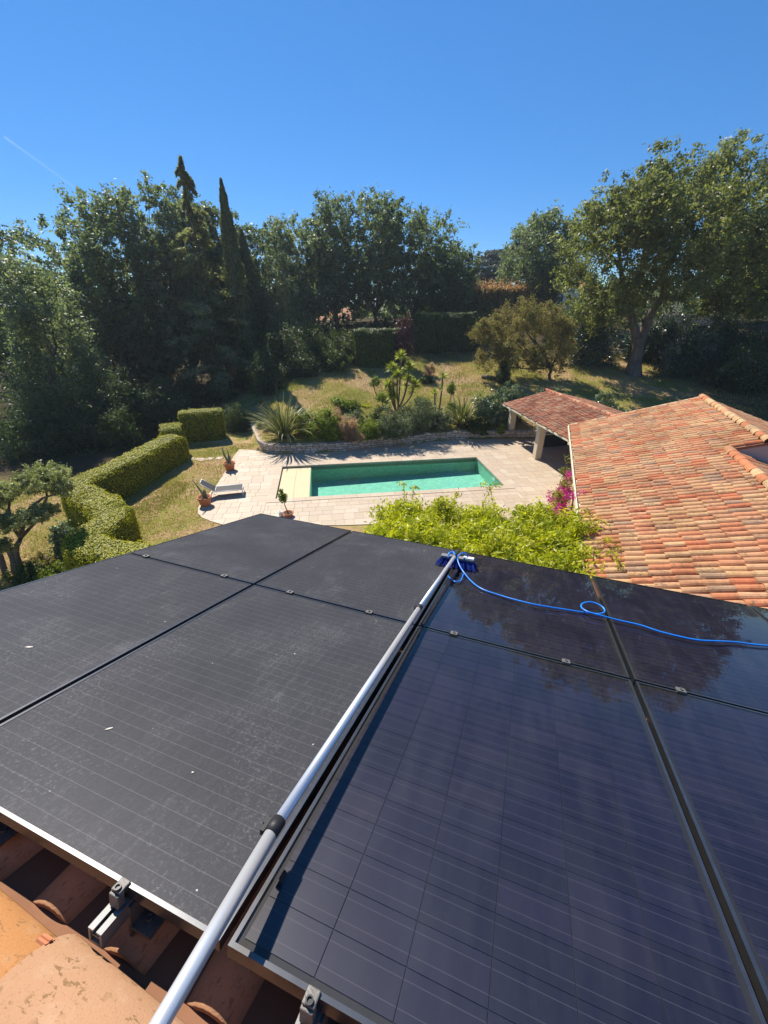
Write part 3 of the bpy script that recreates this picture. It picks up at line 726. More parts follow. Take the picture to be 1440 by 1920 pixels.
for k in range(-5, 18):
    b = -.845+.42*k; dy = nrm(Bv-Zv*.0+Nv*-.035); dx = nrm(np.cross(dy, Zv)); up = np.cross(dx, dy)
    o = link('ridge_tile', cap1 if k % 2 == 0 else cap2, house, frame_matrix(RP(AR, b, RH+.035), dx, dy, up))
    if k in (0,):
        e_ = MB(); c = RP(AR+.15, b-.004, RH+.035+.148); e_.box(c, Bv*.014, nrm(Av*.8-Nv*.6)*.012, nrm(Nv*.8+Av*.6)*.003); e_.box(c+nrm(Nv*.8+Av*.6)*.004, Bv*.014, nrm(Av*.8-Nv*.6)*.004, nrm(Nv*.8+Av*.6)*.003)
        link('tile_clip', e_.mesh('tile_clip', M['pot']), house, Matrix.Translation((0, 0, 0)))
_, _, fld = tile_mesh('roof_tile', .098, .112, .52, M['field'], 14, .018, 1.0)
fld.polygons.foreach_set('use_smooth', np.ones(len(fld.polygons), bool))
for i in range(-9, 18):
    for j in range(2):
        dy = nrm(Av+Nv*(.02)); dx = nrm(np.cross(dy, Nv)); dz = np.cross(dx, dy)
        link('roof_tile', fld, house, frame_matrix(RP(.53+j*.42, -1.0+.262*i, RH-.03-j*.012), dx, dy, dz))
# ribbed ridge strip under the caps
sb_ = MB()
for i in range(int((B1-B0)/.016)):
    b = B0+i*.016; sb_.box(RP(.500, b, RH+.015), Bv*.005, Av*.012, Nv*.022)
tag(sb_.build('ridge_strip', M['pot'], house), kind='stuff')
# eave tiles and gutter of the main roof (beyond the panels)
sweep('gutter', [(-.06, -.1), (.06, -.1), (.06, .0), (-.06, .0)], RP(AE+.05, B0, RH-.02), RP(AE+.05, B1, RH-.02), Zv, M['gutter'], house)

# ================================================================== SOLAR PANELS
A0, WA, PB0, WB = .56, 1.667, -2.773, 1.1506
def mat_dusty(name, dust, seed):
    m, nt, out = nmat(name); p = opos(nt)
    v = N(nt, 'ShaderNodeVectorMath', operation='ADD'); v.inputs[1].default_value = (seed*3.7, seed*1.3, 0); L(nt, p, v.inputs[0]); p2 = v.outputs[0]
    mp = N(nt, 'ShaderNodeMapping'); mp.inputs['Scale'].default_value = (7, 1.2, 1); L(nt, p2, mp.inputs[0])
    streak = noise(nt, mp.outputs[0], 6, 5, .65); blot = noise(nt, p2, 2.6, 4, .6); grain = noise(nt, p2, 420, 2, .7); fine = noise(nt, p2, 90, 4, .75)
    f = math_n(nt, 'ADD', math_n(nt, 'MULTIPLY', streak, .35), math_n(nt, 'MULTIPLY', blot, .45))
    f = math_n(nt, 'ADD', f, math_n(nt, 'MULTIPLY', fine, .45)); f = math_n(nt, 'ADD', f, math_n(nt, 'MULTIPLY', grain, .30))
    fac = ramp(nt, f, [(.55, (dust*.55,)*3), (.82, (dust,)*3), (.98, (min(1, dust*2.6),)*3)])
    # printed cell lines seen faintly through the dust
    sx = N(nt, 'ShaderNodeSeparateXYZ'); L(nt, p, sx.inputs[0])
    ln = math_n(nt, 'LESS_THAN', math_n(nt, 'FRACT', math_n(nt, 'DIVIDE', sx.outputs[1], .0485)), .035)
    base = mixc(nt, math_n(nt, 'MULTIPLY', ln, .5), (.016, .016, .020), (.14, .135, .135))
    spots = math_n(nt, 'MULTIPLY', math_n(nt, 'SUBTRACT', noise(nt, p2, 34, 2, .5), .752), 40, True)
    spk = math_n(nt, 'MULTIPLY', math_n(nt, 'MULTIPLY', math_n(nt, 'SUBTRACT', noise(nt, p2, 75, 3, .8), .54), 6, True), math_n(nt, 'MULTIPLY', math_n(nt, 'SUBTRACT', noise(nt, p2, 1.7, 3, .6, .6), .46), 5, True))
    c = mixc(nt, fac, base, (.265, .26, .27)); c = mixc(nt, math_n(nt, 'MULTIPLY', spk, .30), c, (.40, .385, .37)); c = mixc(nt, math_n(nt, 'MULTIPLY', spots, .8), c, (.52, .5, .46))
    principled(nt, out, c, math_n(nt, 'ADD', .26, math_n(nt, 'MULTIPLY', f, .22)), .07, 0, bump(nt, grain, .25, .0008)); return m
def mat_glass(name, seed, haze):
    m, nt, out = nmat(name); p = opos(nt)
    v = N(nt, 'ShaderNodeVectorMath', operation='ADD'); v.inputs[1].default_value = (seed*5.1, seed*2.2, 0); L(nt, p, v.inputs[0]); p2 = v.outputs[0]
    mp = N(nt, 'ShaderNodeMapping'); mp.inputs['Scale'].default_value = (5, 1, 1); mp.inputs['Rotation'].default_value = (0, 0, .12); L(nt, p2, mp.inputs[0])
    t = N(nt, 'ShaderNodeBsdfTransparent'); g = N(nt, 'ShaderNodeBsdfGlossy'); g.inputs['Roughness'].default_value = .012
    nm = bump(nt, noise(nt, p2, 5, 2, .5), .018, .02); L(nt, nm, g.inputs['Normal'])
    fr = N(nt, 'ShaderNodeFresnel'); fr.inputs[0].default_value = 1.48; L(nt, nm, fr.inputs['Normal'])
    x = N(nt, 'ShaderNodeMixShader'); L(nt, fr.outputs[0], x.inputs[0]); L(nt, t.outputs[0], x.inputs[1]); L(nt, g.outputs[0], x.inputs[2])
    d = N(nt, 'ShaderNodeBsdfDiffuse'); d.inputs[0].default_value = (.34, .34, .36, 1)
    sm = noise(nt, mp.outputs[0], 2.4, 6, .7, .3); fn = noise(nt, p2, 130, 3, .7)
    k = math_n(nt, 'MULTIPLY', math_n(nt, 'MULTIPLY', math_n(nt, 'SUBTRACT', sm, .42), 2.2, True), math_n(nt, 'ADD', fn, .35))
    k = math_n(nt, 'ADD', math_n(nt, 'MULTIPLY', k, haze), .006)
    y = N(nt, 'ShaderNodeMixShader'); L(nt, k, y.inputs[0]); L(nt, x.outputs[0], y.inputs[1]); L(nt, d.outputs[0], y.inputs[2]); L(nt, y.outputs[0], out.inputs[0]); return m
def mat_cell():
    m, nt, out = nmat('solar_cell'); p = opos(nt); r = N(nt, 'ShaderNodeObjectInfo').outputs['Random']
    c = ramp(nt, r, [(0, (.0062, .0058, .018)), (.35, (.0078, .0070, .022)), (.65, (.0095, .0082, .024)), (.9, (.0115, .0095, .024))], 'CONSTANT')
    sx = N(nt, 'ShaderNodeSeparateXYZ'); L(nt, p, sx.inputs[0])
    ln = math_n(nt, 'LESS_THAN', math_n(nt, 'FRACT', math_n(nt, 'ADD', math_n(nt, 'DIVIDE', sx.outputs[1], .0485), .5)), .036)
    c = mixc(nt, math_n(nt, 'MULTIPLY', ln, .32), c, (.11, .10, .125))
    principled(nt, out, c, .38, .5); return m
M['cell'] = mat_cell()
M['backsheet'] = mat_plain('black_backsheet', (.010, .010, .012), .6, .3, 0, 20, .2)
M['pframe'] = mat_plain('black_anodised_frame', (.14, .14, .145), .27, .5, .85, 30, .25)
M['alu'] = mat_plain('brushed_aluminium', (.22, .22, .22), .6, .4, .6, 40, .12)
M['aludull'] = mat_plain('weathered_aluminium', (.17, .16, .145), .6, .4, .5, 60, .35, .4, 200)
M['rubber'] = mat_plain('black_rubber', (.018, .018, .02), .55, .4, 0, 20, .2)
CN, CM = 6, 17
cw, ch = (WB-.02-.05)/CN, (WA-.02-.05)/CM
cell_b = MB(); cell_b.box((0, 0, 0), (cw/2-.0012, 0, 0), (0, ch/2-.0009, 0), (0, 0, .0004)); cell_me = cell_b.mesh('cell', M['cell'])
rown = ['near', 'far']; coln = ['first', 'second', 'third', 'fourth', 'fifth']
Rm = frame_matrix((0, 0, 0), Bv, Av, Nv)
for r in range(2):
    for c in range(5):
        dusty = c < 2
        a0, a1 = A0+WA*r+.008, A0+WA*(r+1)-.008; b0, b1 = PB0+WB*c+.011, PB0+WB*(c+1)-.011
        lab = f"{'dust covered grey' if dusty else 'freshly washed dark'} solar panel, {coln[c]} from the left in the {'row beside the ridge tiles' if r == 0 else 'row at the eave'}"
        root = thing('solar_panel', RP((a0+a1)/2, (b0+b1)/2, -.035), lab, 'solar panel', 'solar panels on the near roof')
        fr = MB(); w = .011
        for (x0, x1, y0, y1) in ((a0, a0+w, b0, b1), (a1-w, a1, b0, b1), (a0+w, a1-w, b0, b0+w), (a0+w, a1-w, b1-w, b1)):
            fr.box(RP((x0+x1)/2, (y0+y1)/2, -.0175), Bv*(y1-y0)/2, Av*(x1-x0)/2, Nv*.0175)
        fr.build('frame', M['pframe'], root)
        ctr = RP((a0+a1)/2, (b0+b1)/2, 0); hx, hy = (b1-b0)/2-w, (a1-a0)/2-w
        pane = MB(); pane.add([(-hx, -hy, 0), (hx, -hy, 0), (hx, hy, 0), (-hx, hy, 0)], [(0, 1, 2, 3)])
        for (sx_, sy_, sl_, sw_, sr_) in (((55, 1213, .020, .006, .5),) if (r, c) == (0, 0) else ((205, 1366, .013, .004, .9), (722/2, 1448, .004, .003, .2)) if (r, c) == (0, 1) else ()):
            q0 = on_panel(sx_, sy_, 0); sp_ = MB(); rs_ = random.Random(int(sx_)); ca_, sa_ = math.cos(sr_), math.sin(sr_)
            sp_.add([q0+Nv*.0006+(Bv*ca_+Av*sa_)*math.cos(t_*PI/7)*sl_*rs_.uniform(.6, 1.1)+(Av*ca_-Bv*sa_)*math.sin(t_*PI/7)*sw_*rs_.uniform(.6, 1.2) for t_ in range(14)], [tuple(range(14))]); sp_.build('dried_splash', M['plate'], root)
        if dusty:
            link('dusty_glass', pane.mesh('dusty_glass', mat_dusty('dusty_glass', (.145, .13)[r], c*2+r)), root, Matrix.Translation(Vector(ctr-Nv*.002)) @ Rm)
        else:
            link('glass', pane.mesh('glass', mat_glass('wet_glass', c*2+r, (.05, .045, .045)[c-2])), root, Matrix.Translation(Vector(ctr-Nv*.0015)) @ Rm)
            link('backsheet', pane.mesh('backsheet', M['backsheet']), root, Matrix.Translation(Vector(ctr-Nv*.007)) @ Rm)
            if c < 4:
                for i in range(CN):
                    for j in range(CM):
                        link('cell', cell_me, root, Matrix.Translation(Vector(ctr+Bv*((i+.5-CN/2)*cw)+Av*((j+.5-CM/2)*ch)-Nv*.005)) @ Rm)
# rails with clamps
def clamp_mesh(b, a, h):
    m_ = MB(); m_.box(RP(a, b, h), Bv*.020, Av*.017, Nv*.004); m_.box(RP(a-.014, b, h-.008), Bv*.020, Av*.004, Nv*.010); m_.box(RP(a+.014, b, h-.008), Bv*.020, Av*.004, Nv*.010); return m_
def bolt_mesh(b, a, h):
    m_ = MB(); m_.lathe(RP(a, b, h), [(.0085, 0), (.0085, .006), (.0055, .006), (.005, .002), (0, .002)], 14, Nv); return m_
words = ['first', 'second', 'third', 'fourth', 'fifth', 'sixth', 'seventh', 'eighth', 'ninth', 'tenth']
for k, b in enumerate((-2.59, -1.87, -1.34, -.775, -.245, .36, .89, 1.50, 2.05, 2.65)):
    stub = .492 if k in (3, 4) else .53
    root = thing('mounting_rail', RP(stub, b, -.14), f'aluminium mounting rail under the solar panels, {words[k]} counted from the left', 'rail', 'aluminium panel rails')
    rl = MB(); a1 = A0+WA*2-.05; am = (stub+a1)/2; al = (a1-stub)/2
    rl.box(RP(am, b, -.082), Bv*.021, Av*al, Nv*.004); rl.box(RP(am, b-.018, -.063), Bv*.003, Av*al, Nv*.0145); rl.box(RP(am, b+.018, -.063), Bv*.003, Av*al, Nv*.0145)
    rl.box(RP(am, b-.013, -.0455), Bv*.008, Av*al, Nv*.003); rl.box(RP(am, b+.013, -.0455), Bv*.008, Av*al, Nv*.003); rl.box(RP(am, b, -.067), Bv*.0145, Av*(al-.004), Nv*.0025)
    rl.build('rail', M['alu'], root)
    e_ = MB(); e_.box(RP(A0-.010, b, -.020), Bv*.015, Av*.010, Nv*.020); e_.box(RP(A0+.002, b, .0035), Bv*.015, Av*.016, Nv*.0030)
    ec = bevel(e_.build('end_clamp', M['aludull'], root), .006, 3); bolt_mesh(b, A0-.007, .0065).build('bolt', M['dark'], ec)
    mc = clamp_mesh(b, A0+WA, .0065).build('mid_clamp', M['aludull'], root); bolt_mesh(b, A0+WA, .0105).build('bolt', M['alu'], mc)
    fl = MB(); fl.box(RP(A0+.03, b+.055, -.115), Bv*.035, Av*.03, Nv*.004); fl.box(RP(A0+.03, b+.025, -.10), Bv*.004, Av*.03, Nv*.05); fl.build('roof_hook', M['aludull'], root)
    bolt_mesh(b+.055, A0+.03, -.11).build('hook_bolt', M['aludull'], root)

# ================================================================== CLEANING POLE, BRUSH AND HOSE
M['poletube'] = mat_plain('silver_pole', (.70, .71, .72), .34, .5, .55, 14, .06)
pts = [on_panel(120, 2240, .13), on_panel(300, 1920, .125), on_panel(515, 1552, .11), on_panel(786, 1140, .09), on_panel(853, 1043, .10)]
pole = thing('cleaning_pole', pts[-1], 'silver telescopic cleaning pole lying diagonally over the solar panels', 'pole')
def subdiv(ps, n): 
    o = []
    for a, b in zip(ps[:-1], ps[1:]): o += [a+(b-a)*i/n for i in range(n)]
    return o+[ps[-1]]
def section(p, r, nm='tube'):
    m_ = MB(); m_.tube(p, r, 24); m_.build(nm, M['poletube'], pole, True)
section(pts[:3], .0172); section([pts[2]-nrm(pts[3]-pts[2])*.04, pts[3]], .0155); section([pts[3]-nrm(pts[4]-pts[3])*.04, pts[4]], .0145)
for i in (2, 3):
    d = nrm(pts[i+1]-pts[i]); p = pts[i]; R_ = .0190 if i == 2 else .0172
    m_ = MB(); m_.tube([p-d*.022, p+d*.022], R_, 20); o = m_.build('clamp_collar', M['rubber'], pole, True)
    sd = nrm(np.cross(Nv, d)); m_ = MB(); m_.box(p+sd*(R_+.004)+d*-.005, d*.020, sd*.005, Nv*.008); m_.box(p+sd*(R_+.011)+d*.008, d*.012, sd*.003, Nv*.008); m_.build('clamp_lever', M['dark'] if i == 3 else M['rubber'], o)
dP = nrm(pts[4]-pts[3])
m_ = MB(); m_.tube([pts[4]-dP*.02, pts[4]+dP*.05, on_panel(861, 1031, .05)], [.0165, .015, .013], 16); m_.build('brush_socket', M['rubber'], pole, True)
bl, br = on_panel(827, 1045, .055), on_panel(889, 1056, .055)
bd = nrm(br-bl); bd = nrm(bd-Nv*(bd@Nv)); bp = np.cross(Nv, bd); bc = (bl+br)/2; hlw = np.linalg.norm(br-bl)/2
M['brushgrey'] = mat_plain('grey_brush_block', (.20, .20, .21), .5, .4, 0, 20, .15); M['bristle'] = mat_plain('blue_bristle', (.008, .03, .26), .5, .3, 0, 90, .5)
m_ = MB(); m_.box(bc+Nv*.02, bd*hlw, bp*.035, Nv*.012); hd = bevel(m_.build('brush_head', M['brushgrey'], pole), .006)
m_ = MB(); m_.box(bc+bd*(hlw-.05)+Nv*.036, bd*.045, bp*.028, Nv*.006); bevel(m_.build('end_guard', M['white'], hd), .004)
rb_ = random.Random(3); m_ = MB()
for i in range(520):
    u = rb_.uniform(-1, 1); v = rb_.uniform(-1, 1); p0 = bc+bd*u*hlw*.97+bp*v*.033+Nv*.008
    p1 = p0+bd*(u*.035+rb_.uniform(-.012, .012))+bp*(v*.045+rb_.uniform(-.012, .012)); p1 = p1-Nv*((p1-RP(0, 0))@Nv-.004)
    m_.tube([p0, p1], [.003, .0022], 4, False)
tag(m_.build('bristles', M['bristle'], hd), kind='stuff')
# hose
M['hose'] = mat_plain('blue_hose', (.015, .22, .75), .32, .5, 0, 30, .12)
def catmull(ps, n=6):
    ps = [np.asarray(p, float) for p in ps]; o = []; q = [ps[0]]+ps+[ps[-1]]
    for i in range(1, len(q)-2):
        for k in range(n):
            t = k/n; a, b, c, d = q[i-1:i+3]; o.append(.5*((2*b)+(c-a)*t+(2*a-5*b+4*c-d)*t*t+(3*b-a-3*c+d)*t**3))
    return o+[ps[-1]]
hp = [(877, 1046, .09), (875, 1039, .12), (868, 1037, .13), (860, 1041, .12), (858, 1049, .09), (862, 1061, .06), (871, 1075, .03), (885, 1091, .014), (905, 1105, .011), (940, 1117, .011), (975, 1127, .018), (1010, 1135, .022), (1060, 1143, .013), (1100, 1149, .011), (1124, 1151, .012), (1134, 1146, .02), (1127, 1136, .035), (1108, 1129, .04), (1092, 1132, .035), (1091, 1140, .03), (1105, 1148, .03), (1130, 1155, .027), (1160, 1163, .02), (1200, 1172, .022), (1240, 1185, .02), (1300, 1199, .02), (1340, 1202, .022), (1380, 1204, .015), (1420, 1209, .012), (1520, 1218, .011), (1700, 1240, .011), (1960, 1262, .012), (2300, 1300, .012)]
m_ = MB(); m_.tube(catmull([on_panel(*q) for q in hp]), .0056, 10); ho = m_.build('water_hose', M['hose'], None, True)
tag(ho, 'thin bright blue water hose looping across the washed panels', 'hose')
m_ = MB(); m_.tube(catmull([on_panel(*q) for q in [(841, 1046, .08), (842, 1038, .11), (849, 1035, .12), (853, 1041, .115)]]), .0075, 8); m_.build('feed_hose', M['hose'], pole, True)
m_ = MB(); m_.tube(catmull([on_panel(*q) for q in [(869, 1076, .03), (864, 1088, .014), (856, 1091, .012), (847, 1087, .012), (840, 1080, .012)]]), .0045, 8); m_.build('thin_hose', M['hose'], pole, True)

# ================================================================== VEGETATION
class Leaves:
    def __init__(s, seed): s.r = np.random.default_rng(seed); s.P = []; s.Nn = []; s.L = []; s.W = []; s.c = []; s.T = []
    def add(s, P, Nn, Ln, W, c, T=None):
        s.P.append(P); s.Nn.append(Nn); s.L.append(np.broadcast_to(Ln, len(P))); s.W.append(np.broadcast_to(W, len(P))); s.c.append(c)
        s.T.append(T if T is not None else s.r.normal(size=P.shape))
    def blobs(s, C, R, n, ln, w, jitter=.7, shell=.42, clump=.55, flat=1., up=.15):
        C = np.asarray(C, float); R = np.asarray(R, float)
        if R.ndim == 1: R = np.repeat(R[:, None], 3, 1)*np.array([1, 1, flat])
        wgt = (R[:, 0]*R[:, 2]); k = s.r.choice(len(C), n, p=wgt/wgt.sum())
        d = s.r.normal(size=(n, 3)); d /= np.linalg.norm(d, axis=1)[:, None]
        rr_ = 1-shell*s.r.random(n)**1.6+.08*s.r.normal(size=n)
        P = C[k]+d*R[k]*rr_[:, None]; nn_ = d+s.r.normal(size=(n, 3))*jitter+np.array([0, 0, up])
        cc = s.r.random(len(C)); s.add(P, nn_, ln*s.r.uniform(.65, 1.25, n), w*s.r.uniform(.7, 1.2, n), np.clip(clump*cc[k]+(1-clump)*s.r.random(n), 0, 1)); return s
    def tufts(s, C, R, nt, n, ln, w, rt, up=0., jitter=1., zmin=None, depth=.55, stretch=1.25):
        # leaves gathered in many small twigs that sit on and in the lobes (C, R) of a crown
        C = np.asarray(C, float); R = np.asarray(R, float)
        if R.ndim == 1: R = np.repeat(R[:, None], 3, 1)
        wgt = R[:, 0]*R[:, 2]; k = s.r.choice(len(C), nt, p=wgt/wgt.sum())
        d = s.r.normal(size=(nt, 3)); d /= np.linalg.norm(d, axis=1)[:, None]; d[:, 2] += .12; d /= np.linalg.norm(d, axis=1)[:, None]
        q = 1.10-depth*s.r.random(nt)**1.25+.10*s.r.normal(size=nt)
        T = C[k]+d*R[k]*q[:, None]; tr = rt*s.r.uniform(.5, 1.45, nt); ax = d+s.r.normal(size=(nt, 3))*.5+np.array([0, 0, .35+up]); ax /= np.linalg.norm(ax, axis=1)[:, None]
        lobe = s.r.random(len(C)); tone = np.clip(.35*lobe[k]+.65*s.r.random(nt), 0, 1)
        j = s.r.integers(0, nt, n); g = s.r.normal(size=(n, 3))*.42; al = np.sum(g*ax[j], 1)[:, None]; g = g+ax[j]*al*(stretch-1)
        P = T[j]+g*tr[j][:, None]
        if zmin is not None: P[:, 2] = np.maximum(P[:, 2], zmin)
        Nn = d[j]*.5+s.r.normal(size=(n, 3))*jitter*.8+np.array([0, 0, .25]); Tt = ax[j]+s.r.normal(size=(n, 3))*.8
        s.add(P, Nn, ln*s.r.uniform(.6, 1.35, n), w*s.r.uniform(.65, 1.25, n), np.clip(.6*tone[j]+.4*s.r.random(n), 0, 1), Tt); return s
    def on_tris(s, V, F, n, ln, w, jitter=.6, lift=.03, topj=.4):
        V = np.asarray(V, float); F = np.asarray([(f[0], f[i], f[i+1]) for f in F for i in range(1, len(f)-1)])
        a, b, c = V[F[:, 0]], V[F[:, 1]], V[F[:, 2]]; cr = np.cross(b-a, c-a); ar = np.linalg.norm(cr, axis=1); ok = ar > 1e-9
        a, b, c, cr, ar = a[ok], b[ok], c[ok], cr[ok], ar[ok]; k = s.r.choice(len(a), n, p=ar/ar.sum())
        u = s.r.random(n); v = s.r.random(n); m = u+v > 1; u[m] = 1-u[m]; v[m] = 1-v[m]
        nn_ = cr[k]/ar[k][:, None]; P = a[k]+(b[k]-a[k])*u[:, None]+(c[k]-a[k])*v[:, None]+nn_*(s.r.normal(size=(n, 1))*lift+lift*.4)
        f = s.r.random(n)
        g = .5+.5*np.sin(P[:, 0]*2.1+P[:, 2]*3.3)*np.sin(P[:, 1]*1.7+1.3)
        s.add(P, nn_+s.r.normal(size=(n, 3))*(jitter*np.where(nn_[:, 2:3] > .6, topj, 1.)), ln*s.r.uniform(.6, 1.3, n), w*s.r.uniform(.7, 1.2, n), np.clip(.75*f+.25*g, 0, 1)); return s
    def build(s, name, mat, parent=None, kind=None):
        P = np.concatenate(s.P); Nn = np.concatenate(s.Nn); T = np.concatenate(s.T); Ln = np.concatenate(s.L)[:, None]; W = np.concatenate(s.W)[:, None]; c = np.concatenate(s.c)
        Nn = Nn/(np.linalg.norm(Nn, axis=1)[:, None]+1e-9); T = T-Nn*np.sum(T*Nn, 1)[:, None]; T /= (np.linalg.norm(T, axis=1)[:, None]+1e-9); Bn = np.cross(Nn, T)
        V = np.stack([P-T*Ln/2, P+Bn*W/2-T*Ln*.05-Nn*W*.12, P+T*Ln/2-Nn*Ln*.08, P-Bn*W/2-T*Ln*.05-Nn*W*.12], 1).reshape(-1, 3)
        o = mk(name, V, np.arange(len(V)).reshape(-1, 4), mat, parent, False, c)
        if kind: tag(o, kind=kind)
        return o
def copy_tree(o, parent=None):
    c = o.copy(); COL.objects.link(c); c.parent = parent
    for ch in list(o.children): copy_tree(ch, c)
    return c
def limb(mb, a, b, r0, r1, rg, bend=.12, n=5, seg=7):
    a, b = np.asarray(a, float), np.asarray(b, float); d = b-a; l = np.linalg.norm(d); off = rg.normal(size=3)*bend*l; P = []
    for i in range(n+1):
        t = i/n; P.append(a+d*t+off*math.sin(PI*t)+rg.normal(size=3)*.015*l*(0 < i < n))
    mb.tube(P, [r0+(r1-r0)*i/n for i in range(n+1)], seg); return P
def tree(name, label, cat, pos, h, R, trunk_h, mat, bark, n, ln, w, seed, nb=70, group=None, rz=None, blob=(.16, .30), trunk_r=.22, low=.12, lean=(0, 0), shell=.45, forks=8, topw=.55, rt=.42, tn=46):
    """a broadleaf tree: forked trunk, limbs running to the foliage clumps, crown of leaf-sized faces"""
    rg = np.random.default_rng(seed); pos = np.array(pos, float); root = thing(name, pos, label, cat, group)
    zc = trunk_h+(h-trunk_h)*.5; hz = (h-trunk_h)*.5
    C = []; Rr = []
    for k in range(nb):
        u = (k+.5)/nb; z = 2*u**.92-1+rg.normal()*.06; a = k*2.39996+rg.normal()*.5
        env = math.sqrt(max(.06, 1-abs(z)**3.6))*(1-(1-topw)*max(0, z)); q = math.sqrt(rg.uniform(.10, 1))*.74
        rl = R*rg.uniform(*blob)*(1-.35*max(0, z)); C.append((math.cos(a)*q*R*env+lean[0]*(z+1), math.sin(a)*q*R*env+lean[1]*(z+1), zc+z*hz*.9)); Rr.append((rl, rl, rl*rg.uniform(.9, 1.45)))
    C = np.array(C); Rr = np.array(Rr)
    C[:, 2] = trunk_h*.4+(C[:, 2]-trunk_h*.4)*(h-trunk_h*.4)/((C[:, 2]+Rr[:, 2]).max()-trunk_h*.4)
    tm = MB(); fork = np.array([lean[0]*.3+rg.normal()*.1, lean[1]*.3, trunk_h*1.05]); 
    limb(tm, (0, 0, -.2), fork, trunk_r, trunk_r*.7, rg, .05, 6, 9)
    order = rg.permutation(nb)[:forks]
    for k in order:
        mid = fork+(C[k]-fork)*.5+np.array([0, 0, .08*h]); limb(tm, fork-np.array([0, 0, rg.uniform(0, .3)*trunk_h]), mid, trunk_r*.5, trunk_r*.28, rg, .08, 4, 6); limb(tm, mid, C[k], trunk_r*.28, trunk_r*.08, rg, .1, 4, 5)
        for k2 in rg.permutation(nb)[:2]: limb(tm, mid, mid+(C[k2]-mid)*.7, trunk_r*.2, trunk_r*.05, rg, .1, 4, 5)
    V = np.concatenate(tm.V)+pos; mk('trunk', V, tm.F, bark, root, True)
    lv = Leaves(seed+500); lv.tufts(C+pos, Rr, max(30, int(n/tn)), n, ln, w, rt, zmin=pos[2]+.05)
    lv.build('crown', mat, root); return root
def shrub(name, label, pos, rx, ry, rz, n, ln, w, mat, seed, nb=16, group=None, cat='shrub', blob=(.35, .55), stems=4, jitter=.7, up=.3, rot=0):
    rg = np.random.default_rng(seed); pos = np.array(pos, float); root = thing(name, pos, label, cat, group); C = []; Rr = []
    for i in range(nb):
        d = rg.normal(size=3); d /= np.linalg.norm(d); d[2] = abs(d[2])*1.1-.12; q = rg.uniform(.25, .72)
        x, y = d[0]*q*rx, d[1]*q*ry; C.append((x*math.cos(rot)-y*math.sin(rot), x*math.sin(rot)+y*math.cos(rot), rz*.12+max(0, d[2])*q*rz*1.15)); s_ = rg.uniform(*blob); Rr.append((rx*s_, ry*s_, rz*s_*.85))
    lv = Leaves(seed+900); lv.tufts(np.array(C)+pos, np.array(Rr), max(25, n//38), n, ln, w, (.13 if rz < 2.2 else .26)*(.8+.25*rz), up=up, jitter=jitter*1.3); 
    for P_ in lv.P: P_[:, 2] = np.maximum(P_[:, 2], pos[2]+.02)
    lv.build('foliage', mat, root)
    sm_ = MB()
    for i in range(stems): limb(sm_, pos-(0, 0, .1), pos+np.array(C[i % nb])*.9, .03*max(1, rz*.5), .012, rg, .1, 4, 5)
    sm_.build('stems', M['stem'], root, True); return root

# ---- clipped hedges
def hedge(name, label, path, width, h, mat, n, ln, w, seed, z0=0., taper=.92, group=None, rough=.05, cat='hedge', closed_top=1.):
    rg = np.random.default_rng(seed); P = resample(smooth_path(path, 2), .22); m = len(P); root = thing(name, (P[m//2][0], P[m//2][1], z0), label, cat, group)
    prof = [(-.5, -.08), (-.5*.99, .45), (-.5*taper, .90), (-.5*taper+.1*taper, .985), (-.16, 1.0), (.16, 1.0), (.5*taper-.1*taper, .985), (.5*taper, .90), (.5*.99, .45), (.5, -.08)]
    V = []; k = len(prof); wv = width if np.ndim(width) else [width]*2
    for i in range(m):
        t = nrm(P[min(i+1, m-1)]-P[max(i-1, 0)]); s_ = np.array([-t[1], t[0]]); wd = np.interp(i/(m-1), np.linspace(0, 1, len(wv)), wv)
        e_ = min(i, m-1-i)*.22; rd = 1-.10*max(0, 1-e_/.3)
        zz = z0 if not callable(z0) else 0
        for a, b in prof: V.append((P[i][0]+s_[0]*a*wd*rd, P[i][1]+s_[1]*a*wd*rd, zz+b*h*(1-.03*max(0, 1-e_/.3))))
    V = np.array(V)+rg.normal(size=(len(V), 3))*rough*np.array([1, 1, .5])
    F = [(i*k+j, i*k+j+1, (i+1)*k+j+1, (i+1)*k+j)[::-1] for i in range(m-1) for j in range(k-1)]
    F += [tuple(range(k))[::-1], tuple((m-1)*k+j for j in range(k))]
    # make sure faces look outwards
    c0 = V[:k].mean(0); a, b, c = V[F[4][0]], V[F[4][1]], V[F[4][2]]
    if np.cross(b-a, c-a)[2] < 0: F = [f[::-1] for f in F]
    mk('hedge_core', V, F, M['core'], root, True)
    lv = Leaves(seed+70); lv.on_tris(V, F, n, ln, w, .5, .03); lv.on_tris(V, F, n//60, ln*1.5, w*1.2, 1.2, .09); lv.build('foliage', mat, root); return root
hpx = [(275, 1043), (216, 1032), (162, 1022), (150, 1006), (182, 989), (212, 967), (200, 946), (168, 928), (138, 914), (152, 897), (205, 879), (262, 848), (327, 815)]
hedge('serpentine_hedge', 'long serpentine clipped hedge snaking along the left lawn, sunlit yellow-green top', [at(x, y, 1.45)[:2] for x, y in hpx], [1.25, 1.35, 1.35, 1.25, 1.3, 1.45], 1.5, M['hedgeleaf'], 95000, .066, .036, 31, rough=.045)
hedge('clipped_hedge', 'short flat-topped clipped hedge just behind the end of the long hedge', [at(300, 803, 1.6)[:2], at(338, 799, 1.6)[:2]], 1.7, 1.7, M['hedgeleaf'], 12000, .062, .034, 32)
hedge('clipped_hedge', 'taller flat-topped clipped hedge by the foot of the cypresses', [at(334, 774, 1.9)[:2], at(420, 767, 1.9)[:2]], 1.3, 1.95, M['hedgeleaf'], 20000, .062, .036, 33)
